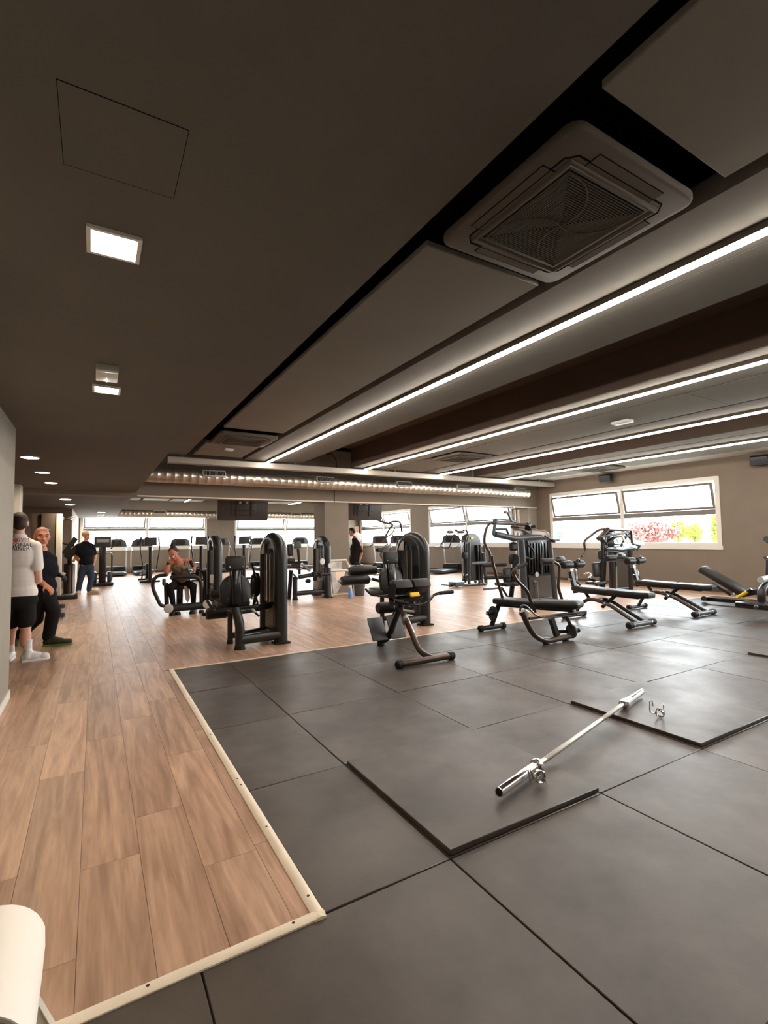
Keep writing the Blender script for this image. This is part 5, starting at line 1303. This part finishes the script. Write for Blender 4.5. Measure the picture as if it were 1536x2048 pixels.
# ---- trainer in a white polo, seen from behind, half hidden by the wall
yT = 7.0
t = person((A(40, 1320, yT).x, yT, 0), 'person in white polo and black shorts with back turned, half behind the grey wall')
hd = A(38, 1047, yT); nk = A(38, 1071, yT); sR, sL = A(69, 1094, yT), A(4, 1094, yT); ch = A(38, 1112, yT); wa = A(37, 1165, yT); hi = A(38, 1196, yT)
hR, hL = A(50, 1200, yT), A(22, 1200, yT); kR, kL = A(51, 1255, yT - .02), A(22, 1256, yT + .1); aR, aL = A(55, 1302, yT - .03), A(20, 1298, yT + .12)
elR = A(76, 1160, yT - .02); wrR = A(68, 1168, yT + .24)
HP, Lh, Rh = head_prims(hd, PI + .25, .1, 1.05)
up_ = V((0, 0, 1))
body = HP + [('c', nk + up_ * .02, nk - up_ * .06, .058, .066), ('e', ch, (.17, .10, .17)), ('e', wa, (.145, .09, .17)), ('e', hi, (.155, .10, .12)),
     ('c', sR, elR, .055, .046), ('c', elR, wrR, .044, .030), ('c', sL, sL + V((-.03, .05, -.3)), .055, .045), ('c', sL + V((-.03, .05, -.3)), sL + V((.02, .25, -.45)), .042, .03),
     ('c', hR, kR, .085, .058), ('c', kR - up_ * .08, kR - up_ * .18, .060, .054), ('c', kR, aR, .055, .036), ('c', hL, kL, .085, .058), ('c', kL, aL, .056, .036)]
body += hand_prims(wrR, V((-.3, .9, .2)), V((-1, 0, 0)), .5)
blob('body', body, 'skin_pale', t)
hc = blob('hair', [('e', Lh(0, .018, .038), (.084, .102, .094), Rh), ('e', Lh(0, .05, -.02), (.072, .068, .06), Rh)], 'hair_dark', t, .009, 3)
shirt = blob('polo_shirt', [('e', ch, (.192, .122, .20)), ('e', wa + up_ * .03, (.178, .118, .20)), ('e', hi + up_ * .06, (.182, .125, .15)), ('c', sR, sR + (elR - sR) * .60, .076, .072), ('c', sL, sL + V((-.02, .03, -.18)), .076, .07), ('c', sL, sR, .070, .070), ('c', nk - up_ * .06, sR, .078, .07), ('c', nk - up_ * .06, sL, .078, .07), ('c', nk - up_ * .05, nk - up_ * .02, .074, .066)], 'cloth_white', t, .009, 6)
MB().tube([nk + V((.066 * math.cos(a), .066 * math.sin(a), -.012 - .01 * math.sin(a))) for a in [2 * PI * i / 16 for i in range(16)]], .014, 8, closed=True, squash=(1, 1.6)).build('collar', 'cloth_white', shirt)
blob('shorts', [('e', hi - up_ * .02, (.185, .13, .14)), ('c', hR, hR + (kR - hR) * .72, .105, .105), ('c', hL, hL + (kL - hL) * .72, .105, .105)], 'cloth_black', t, .009, 5)
for a_ in (aR, aL): MB().tube([a_ + up_ * .13, a_ + up_ * .06, a_ - up_ * .03], [.045, .043, .046], 14).build('sock', 'cloth_white', t)
shoe(t, V((aR.x - .05, aR.y - .03, .0)), V((aR.x + .21, aR.y + .02, .0)), 'shoe_white', 'shoe_white', accent='steel_grey')
shoe(t, V((aL.x - .02, aL.y - .06, .0)), V((aL.x + .0, aL.y + .22, .0)), 'shoe_white', 'shoe_white', accent='steel_grey')
def back_text(txt, px, py, size, mt, y):
    p = A(px, py, y); M = Matrix.Translation(p) @ Matrix.Rotation(PI / 2, 4, 'X')
    flat_text('lettering', txt, size, mt, shirt, M)
yt_ = yT - .128
back_text('GYM', 45, 1083, .062, 'print_red', yt_ + .02); back_text('PERSONAL', 33, 1094, .062, 'print_black', yt_); back_text('TRAINER', 33, 1101, .062, 'print_black', yt_)
p_ = A(31, 1081, yt_ + .02); MB().lathe(p_, (0, -1, 0), [(0, .008), (0, .024), (.002, .024), (.002, .008)], 16).build('emblem', 'print_red', shirt)

# ---- bald man in black striding past
yM = 7.85
t = person((A(95, 1290, yM).x, yM, 0), 'bald person in black shirt and trousers striding behind the white polo')
hd = A(84, 1074, yM); nk = A(83, 1103, yM + .04); sR, sL = A(64, 1119, yM), A(102, 1120, yM + .06); ch = A(84, 1140, yM + .03); wa = A(82, 1172, yM + .03); hi = A(82, 1190, yM + .03)
elR = A(64, 1152, yM - .10); wrR = A(90, 1170, yM - .28); elL = A(105, 1142, yM + .2); wrL = A(114, 1148, yM + .14)
hR, hL = A(74, 1194, yM), A(93, 1192, yM + .02); kL = A(107, 1222, yM - .02); aL = A(97, 1276, yM - .0); kR = A(72, 1238, yM + .1); aR = A(42, 1268, yM + .25)
HP, Lh, Rh = head_prims(hd, .30, .05, 1.1)
body = HP + [('c', nk + up_ * .03, nk - up_ * .06, .066, .074), ('e', ch, (.17, .115, .16)), ('e', wa, (.16, .115, .13)), ('e', hi, (.155, .11, .10)), ('c', sR, elR, .058, .048), ('c', elR, wrR, .046, .032), ('c', sL, elL, .058, .048), ('c', elL, wrL, .045, .032),
     ('c', hL, kL, .085, .06), ('c', kL, aL, .056, .038), ('c', hR, kR, .085, .06), ('c', kR, aR, .056, .038)]
body += hand_prims(wrR, A(100, 1178, yM - .32) - wrR, V((0, .3, -1)), .55, 1.05, -1) 
blob('body', body, 'skin_red', t); face_parts(t, Lh, Rh, 1.1, 'hair_dark')
MB().ball(Lh(0, -.03, .098), 1, 14, 8, (.055, .05, .02), Rh).build('forehead_shine', 'skin_red', t) if False else None
MB().tube([Lh(-.062, -.055, .085), Lh(-.03, -.075, .098), Lh(.03, -.075, .098), Lh(.062, -.055, .085)], .007, 6).build('raised_glasses', 'silver_plastic', t)
blob('beard', [('e', Lh(0, -.066, -.093), (.030, .024, .020), Rh)], 'cap_tan', t, .008, 2)
blob('t_shirt', [('e', ch, (.19, .135, .18)), ('e', wa, (.182, .135, .15)), ('c', sR, sR + (elR - sR) * .8, .076, .066), ('c', sL, sL + (elL - sL) * .8, .076, .066), ('c', sL, sR, .078, .078), ('c', ch, wa, .14, .14), ('c', nk - up_ * .04, sR, .085, .075), ('c', nk - up_ * .04, sL, .085, .075)], 'cloth_navy', t, .009, 6)
blob('trousers', [('e', hi, (.18, .135, .13)), ('c', hL, kL, .105, .085), ('c', kL, aL + V((0, 0, .02)), .085, .072), ('c', hR, kR, .105, .088), ('c', kR, aR, .085, .070)], 'cloth_black', t, .009, 5)
blob('glove', hand_prims(wrL, A(124, 1152, yM + .1) - wrL, V((0, 0, -1)), .9, 1.12, 1) + [('c', wrL - (A(124, 1152, yM + .1) - wrL).normalized() * .02, wrL + (A(124, 1152, yM + .1) - wrL) * .2, .036, .036)], 'black_rubber', t, .008, 3)
b_ = MB().cyl(A(123, 1147, yM + .06), A(130, 1150, yM + .06), .024, 14).build('phone_clip', 'silver_plastic', t)
shoe(t, V((aL.x - .06, aL.y, 0)), V((aL.x + .27, aL.y - .06, 0)), 'shoe_green', 'lime', .05, .09, 'lime')
shoe(t, aR + V((-.02, .05, -.02)), aR + V((-.06, .02, -.27)), 'shoe_green', 'lime', .05, .08, 'lime')

# ---- man with cap, hands in pockets
yC = 15.1
t = person((A(178, 1186, yC).x, yC, 0), 'person in pale cap, black shirt and jeans standing on the walkway')
hd = A(172, 1071, yC); nk = A(171, 1084, yC); sR, sL = A(159, 1093, yC), A(185, 1093, yC); ch = A(172, 1106, yC); wa = A(173, 1124, yC); hi = A(174, 1134, yC)
elR, elL = A(153, 1116, yC + .1), A(190, 1116, yC + .1); wrR, wrL = A(164, 1129, yC - .05), A(186, 1130, yC)
hR, hL = A(167, 1136, yC), A(180, 1136, yC); kR, kL = A(161, 1158, yC), A(182, 1158, yC); aR, aL = A(157, 1180, yC), A(178, 1179, yC)
HP, Lh, Rh = head_prims(hd, .9, .08, 1.05)
body = HP + [('c', nk + up_ * .02, nk - up_ * .06, .056, .064), ('e', ch, (.17, .11, .16)), ('e', wa, (.15, .10, .13)), ('e', hi, (.15, .1, .1)), ('c', sR, elR, .054, .044), ('c', elR, wrR, .042, .032), ('c', sL, elL, .054, .044), ('c', elL, wrL, .042, .032), ('c', hR, kR, .08, .055), ('c', kR, aR, .05, .036), ('c', hL, kL, .08, .055), ('c', kL, aL, .05, .036)]
body += hand_prims(wrR, V((.4, -.1, -.9)), V((1, 0, 0)), .4) + hand_prims(wrL, V((-.3, -.1, -.9)), V((-1, 0, 0)), .4, 1, -1)
blob('body', body, 'skin', t, .011); face_parts(t, Lh, Rh, 1.05)
cap = blob('cap', [('e', Lh(0, .012, .055), (.084, .104, .075), Rh)], 'cap_tan', t, .010, 2)
MB().plate([Lh(x, y, z) for x, y, z in ((-.072, -.065, .052), (-.065, -.16, .040), (0, -.19, .038), (.065, -.16, .040), (.072, -.065, .052))], Rh @ V((0, 0, 1)), .012, .003).build('brim', 'cap_tan', cap)
blob('t_shirt', [('e', ch, (.19, .13, .19)), ('e', wa, (.175, .125, .14)), ('c', sR, sR + (elR - sR) * .6, .072, .066), ('c', sL, sL + (elL - sL) * .6, .072, .066), ('c', sL, sR, .074, .074), ('c', nk - up_ * .03, sR, .075, .07), ('c', nk - up_ * .03, sL, .075, .07), ('c', ch, wa, .13, .125)], 'cloth_navy', t, .011, 5)
blob('jeans', [('e', hi, (.168, .12, .12)), ('c', hR, kR, .098, .078), ('c', kR, aR, .074, .064), ('c', hL, kL, .098, .078), ('c', kL, aL, .074, .064)], 'denim', t, .011, 4)
shoe(t, V((aR.x + .02, aR.y + .06, 0)), V((aR.x - .03, aR.y - .22, 0)), 'shoe_tan', 'shoe_tan', .052, .06); shoe(t, V((aL.x - .04, aL.y + .03, 0)), V((aL.x + .25, aL.y - .06, 0)), 'shoe_tan', 'shoe_tan', .052, .06)

# ---- man with headphones behind the column
yH = 13.1
t = person((A(708, 1165, yH).x, yH, 0), 'person in black shirt with headphones looking down beside the column')
hd = A(704, 1064, yH); nk = A(709, 1077, yH); sF, sB = A(709, 1089, yH + .15), A(715, 1087, yH - .12); ch = A(711, 1098, yH); wa = A(710, 1120, yH); hi = A(711, 1133, yH)
elB = A(723, 1108, yH - .14); wrB = A(719, 1121, yH - .2)
HP, Lh, Rh = head_prims(hd, -1.35, .35, 1.05)
hR, hL = hi + V((.02, -.09, -.06)), hi + V((.0, .09, -.06))
body = HP + [('c', nk + up_ * .03, nk - up_ * .06, .058, .066), ('e', ch, (.125, .17, .17)), ('e', wa, (.12, .15, .15)), ('e', hi, (.12, .15, .1)), ('c', sB, elB, .055, .046), ('c', elB, wrB, .044, .032), ('c', sF, sF + V((-.02, .05, -.3)), .055, .046), ('c', sF + V((-.02, .05, -.3)), sF + V((-.2, .0, -.42)), .044, .032)]
for h_ in (hR, hL): body += [('c', h_, V((h_.x - .02, h_.y, .48)), .085, .058), ('c', V((h_.x - .02, h_.y, .48)), V((h_.x, h_.y, .09)), .055, .038)]
body += hand_prims(wrB, V((-.1, -.1, -1)), V((-1, 0, 0)), .5)
blob('body', body, 'skin_tan', t, .011); face_parts(t, Lh, Rh, 1.05)
blob('hair', [('e', Lh(0, .018, .042), (.082, .1, .088), Rh)], 'hair_black', t, .010, 2)
hp = MB().tube([Lh(.092 * math.cos(a), .0, .02 + .105 * math.sin(a)) for a in [PI * i / 12 for i in range(13)]], .012, 8).build('headphones', 'black_gloss', t)
for k in (-1, 1): MB().lathe(Lh(k * .078, 0, 0), Rh @ V((k, 0, 0)), [(0, .03), (.005, .04), (.03, .038), (.036, .025)], 16).build('ear_cup', 'black_rubber', hp)
blob('t_shirt', [('e', ch, (.16, .19, .19)), ('e', wa, (.165, .175, .17)), ('c', ch, wa, .15, .15), ('c', nk - up_ * .04, sB, .085, .075), ('c', nk - up_ * .04, sF, .08, .075), ('c', sB, sB + (elB - sB) * .75, .074, .066), ('c', sF, sF + V((-.015, .04, -.2)), .074, .066), ('c', sF, sB, .074, .074)], 'cloth_black', t, .011, 5)
MB().rbox(A(698, 1086, yH - .2), (.01, .05, .06), None, .004).build('chest_badge', 'white_plastic', t)
blob('jeans', [('e', hi, (.15, .165, .12))] + [('c', h_, V((h_.x - .02, h_.y, .48)), .1, .078) for h_ in (hR, hL)] + [('c', V((h_.x - .02, h_.y, .48)), V((h_.x, h_.y, .1)), .076, .066) for h_ in (hR, hL)], 'denim', t, .011, 4)
for h_ in (hR, hL): shoe(t, V((h_.x + .06, h_.y, 0)), V((h_.x - .22, h_.y, 0)), 'black_rubber', 'shoe_white')

# ---- distant person in white
yD = 18.6
t = person((A(715, 1140, yD).x, yD, 0), 'distant person in white shirt behind the person with headphones')
hd = A(714, 1058, yD); P0 = V((hd.x, hd.y, 0)); z_ = hd.z
HP, Lh, Rh = head_prims(hd, .4, .1, 1.0)
sR, sL = P0 + V((-.17, 0, z_ - .28)), P0 + V((.17, 0, z_ - .28)); ch = P0 + V((0, 0, z_ - .4)); hi = P0 + V((0, 0, .9))
body = HP + [('c', ch + up_ * .3, ch + up_ * .15, .055, .062), ('e', ch, (.16, .1, .2)), ('e', hi + up_ * .15, (.14, .1, .2)), ('e', hi, (.15, .1, .1))]
for k, s_ in ((-1, sR), (1, sL)):
    e_ = s_ + V((k * .05, .02, -.28)); w_ = e_ + V((-k * .02, -.12, -.2)); body += [('c', s_, e_, .05, .042), ('c', e_, w_, .04, .03)] + hand_prims(w_, V((0, -.3, -1)), V((-k, 0, 0)), .5)
    h_ = hi + V((k * .08, 0, -.04)); body += [('c', h_, V((h_.x, h_.y, .48)), .08, .055), ('c', V((h_.x, h_.y, .48)), V((h_.x, h_.y, .08)), .052, .036)]
blob('body', body, 'skin_pale', t, .012); face_parts(t, Lh, Rh)
blob('shirt', [('e', ch, (.18, .12, .22)), ('e', hi + up_ * .15, (.165, .12, .22)), ('c', sR, sL, .07, .07), ('c', ch + up_ * .2, sR, .07, .065), ('c', ch + up_ * .2, sL, .07, .065), ('c', sR, sR + V((-.04, .01, -.18)), .068, .06), ('c', sL, sL + V((.04, .01, -.18)), .068, .06)], 'cloth_white', t, .012, 4)
blob('trousers', [('e', hi, (.165, .12, .12))] + [('c', hi + V((k * .08, 0, -.04)), V((hi.x + k * .08, hi.y, .1)), .095, .07) for k in (-1, 1)], 'cloth_grey', t, .012, 4)
for k in (-1, 1): shoe(t, V((hi.x + k * .08, hi.y + .06, 0)), V((hi.x + k * .09, hi.y - .2, 0)), 'shoe_white')

# ---- woman on the machine, bent forward
yW = 10.15
t = person((A(362, 1215, yW).x, yW, 0), 'seated person with hair bun, bare shoulders, patterned top and black leggings')
hd = A(347, 1107, yW - .26); nk = A(353, 1117, yW - .16); sL_, sR_ = A(338, 1124, yW - .14), A(379, 1121, yW - .10); ch = A(360, 1134, yW - .08); wa = A(365, 1156, yW + .04); hi = A(364, 1166, yW + .10)
e1, w1 = A(333, 1149, yW - .16), A(331, 1141, yW - .36); e2, w2 = A(390, 1134, yW - .1), A(389, 1139, yW - .33)
hA, hB = A(354, 1168, yW + .08), A(374, 1168, yW + .08); kA, kB = A(341, 1174, yW - .30), A(386, 1172, yW - .30); aA, aB = A(347, 1212, yW - .2), A(387, 1210, yW - .2)
HP, Lh, Rh = head_prims(hd, -.35, .55, 1.0, -.15)
body = HP + [('c', hd + Rh @ V((0, .05, -.07)), nk, .05, .052), ('c', nk, ch, .07, .1), ('e', ch, (.15, .10, .14)), ('e', wa, (.125, .095, .13)), ('e', hi, (.16, .12, .1)), ('c', sL_, sR_, .05, .05), ('c', sL_, e1, .047, .040), ('c', e1, w1, .039, .028), ('c', sR_, e2, .047, .040), ('c', e2, w2, .039, .028), ('c', hA, kA, .085, .062), ('c', kA, aA, .057, .036), ('c', hB, kB, .085, .062), ('c', kB, aB, .057, .036)]
body += hand_prims(w1, V((.2, -.5, .8)), V((1, 0, 0)), 1.0) + hand_prims(w2, V((0, -.9, .2)), V((-1, 0, 0)), 1.0, 1, -1)
blob('body', body, 'skin_red', t); face_parts(t, Lh, Rh)
blob('hair', [('e', Lh(0, .025, .04), (.083, .092, .09), Rh), ('e', Lh(.02, .05, .145), (.05, .05, .045), Rh), ('e', Lh(.05, .06, .0), (.04, .05, .07), Rh)], 'hair_dark', t, .009, 2)
blob('top', [('e', ch - up_ * .015 + V((0, -.015, 0)), (.158, .118, .12)), ('c', ch, wa, .11, .11), ('e', wa + up_ * .03, (.138, .11, .13))], 'camo', t, .010, 4)
for s_ in (-1, 1): MB().tube([ch + V((s_ * .07, -.105, .05)), ch + V((s_ * .085, -.06, .16)), ch + V((s_ * .075, .04, .17)), ch + V((s_ * .06, .1, .05))], .008, 6, fillet=.04).build('strap', 'cloth_black', t)
blob('leggings', [('e', hi, (.172, .132, .115)), ('c', hA, kA, .094, .071), ('c', kA, aA, .066, .043), ('c', hB, kB, .094, .071), ('c', kB, aB, .066, .043)], 'cloth_black', t, .010, 4)
for a_ in (aA, aB): shoe(t, V((a_.x, a_.y + .06, .0)), V((a_.x - .01, a_.y - .19, .0)), 'shoe_white')
# ================================================================== loose things on the mats
def loose_mat(x0, x1, y0, y1, label):
    o = MB().rbox(((x0+x1)/2, (y0+y1)/2, .0125), (x1-x0, y1-y0, .024), None, .003, 1).build('rubber_mat', 'rubber_tile')
    o.location.z = .0025
    return tag(o, label, 'mat', 'loose square mats lying on the rubber floor')
loose_mat(1.32, 2.31, 1.71, 2.70, 'thick black square mat under the near end of the barbell')
loose_mat(3.33, 4.32, 1.71, 2.70, 'thick black square mat under the far end of the barbell')
loose_mat(6.33, 7.33, 1.72, 2.71, 'thick black square mat whose edge enters at the right photo border')
MZ = .0275
def barbell(a, b):
    a, b = V(a), V(b); d = (b - a).normalized(); L = (b - a).length
    t = thing('barbell', (a + b) / 2 * 1.0, 'bare chrome barbell lying across two black mats', 'barbell')
    S = .415
    MB().lathe(a + d * (S - .01), d, [(0, .012), (0, .0145), (L - 2 * S + .02, .0145), (L - 2 * S + .02, .012)], 16).build('shaft', 'satin_steel', t)
    for (u0, u1) in ((.08, .42), (.92, 1.26)):
        MB().lathe(a + d * (S + u0), d, [(0, .0140), (.003, .0152), (u1 - u0 - .003, .0152), (u1 - u0, .0140)], 16).build('knurling', 'grey_metal', t)
    for k, (p, s) in enumerate(((a, 1), (b, -1))):
        sl = MB().lathe(p, d * s, [(0, .018), (0, .0235), (.006, .025), (S - .03, .025), (S - .03, .025)], 24).build('sleeve', 'chrome', t)
        MB().lathe(p + d * s * (S - .032), d * s, [(0, .026), (.002, .036), (.012, .038), (.026, .038), (.032, .034), (.04, .026), (.055, .018)], 24).build('collar', 'chrome', sl)
        MB().lathe(p - d * s * .001, d * s, [(0, .010), (0, .0195), (.004, .0195), (.004, .01)], 20).build('end_cap', 'black_rubber', sl)
    return t
ba, bb = at(1003, 1581, z=MZ + .038), at(1281, 1384, z=MZ + .038)
d = (bb - ba).normalized(); mid = (ba + bb) / 2
barbell(mid - d * 1.1, mid + d * 1.1)
def spring_collar(px, py, ring, arms, label, facing):
    """wire clip: coil of three turns plus two bent handle loops, all standing in the plane y of its contact point"""
    q = at(px, py, z=MZ); yq = q.y; wr = .0042
    t = tag(bpy.data.objects.new('spring_collar', None), label, 'clip', 'chrome spring clips for the barbell'); COL.objects.link(t); t.location = q; WORG[t.name] = q
    c = at(ring[0], ring[1], y=yq); r = ring[2]; pts = []; n = 72; turns = 3.2
    a, b = frame_of(V(facing)); f = V(facing).normalized()
    for i in range(n + 1):
        w_ = 2 * PI * turns * i / n; pts.append(c + a * (r * math.cos(w_)) + b * (r * math.sin(w_)) + f * (.009 * turns * (i / n - .5)))
    zmin = min(p.z for p in pts) - wr
    if zmin < MZ: pts = [p + V((0, 0, MZ - zmin)) for p in pts]
    MB().tube(pts, wr, 8).build('coil', 'chrome', t)
    for k, arm in enumerate(arms):
        P = [pts[0] if k == 0 else pts[-1]] + [at(u, v, y=yq + dy) for u, v, dy in arm]
        P = [V((p.x, p.y, max(p.z, MZ + wr))) for p in P]
        MB().tube(P, wr, 8, fillet=.012).build('handle_loop', 'chrome', t)
spring_collar(1084, 1569, (1079, 1553, .029), ([(1068, 1562, 0), (1061, 1564, 0), (1056, 1540, 0), (1060, 1538, .012), (1066, 1555, .012)], [(1090, 1556, -.01), (1095, 1570, -.02)]), 'chrome spring clip standing beside the near barbell sleeve', (-.2, -1, .15))
spring_collar(1320, 1435, (1320, 1428, .027), ([(1312, 1427, 0), (1300, 1424, 0), (1299, 1403, 0), (1304, 1401, .012), (1306, 1412, .012)], [(1327, 1430, -.01), (1327, 1408, -.01)]), 'chrome spring clip lying alone on the far mat', (1, .3, .25))
# white paper roll on a low grey stand at the lower left
t = thing('paper_roll_stand', (-.24, 1.4, 0), 'white paper roll on a grey stand in the lower left corner', 'paper roll')
RX, RZ, RR = -.205, .345, .112
MB().lathe((RX, 1.24, RZ), (0, 1, 0), [(0, .03), (0, RR - .004), (.003, RR), (.32, RR), (.323, RR - .004), (.323, .03)], 48).build('roll', 'paper_white', t)
pts = [(RX - .16, RZ + RR + .006)] + [(RX + (RR + .003) * math.sin(a), RZ + (RR + .003) * math.cos(a)) for a in [i * .19 for i in range(8)]] + [(RX + RR + .001, RZ - .02), (RX + RR - .004, RZ - .09), (RX + RR - .016, RZ - .15)]
n = len(pts); mb = MB()
lim = [1.235] * (n - 3) + [1.245, 1.262, 1.30]
mb.add([V((a, l, b)) for (a, b), l in zip(pts, lim)] + [V((a, 1.568, b)) for a, b in pts] + [V((a - .002, l, b - .002)) for (a, b), l in zip(pts, lim)] + [V((a - .002, 1.568, b - .002)) for a, b in pts],
       [(i, i+1, n+i+1, n+i) for i in range(n-1)] + [(2*n+i, 3*n+i, 3*n+i+1, 2*n+i+1) for i in range(n-1)] + [(i, 2*n+i, 2*n+i+1, i+1) for i in range(n-1)] + [(n+i, n+i+1, 3*n+i+1, 3*n+i) for i in range(n-1)] + [(n-1, 2*n-1, 4*n-1, 3*n-1), (0, 2*n, 3*n, n)])
mb.build('loose_sheet', 'paper_white', t)
MB().box((RX - .2, 1.30, RZ + RR + .007), (RX - .005, 1.575, RZ + RR + .0095), ry(.06)).build('paper_flap', 'paper_pink', t)
MB().cyl((RX, 1.228, RZ), (RX, 1.238, RZ), RR * .93, 40).build('end_disc', 'wall_grey', t)
MB().box((RX - .22, 1.26, .06), (RX - .03, 1.54, RZ - RR * .8)).build('cabinet', 'wall_grey', t)
R = rz(.36); c = V((-.24, 1.50, .03))
MB().box(c - V((.2, .42, .03)), c + V((.2, .42, .028)), R).build('plinth', 'wall_grey', t)
MB().box(c + V((.2, -.42, -.03)), c + V((.212, .42, .034)), R, c).build('plinth_edge', 'trim_white', t)
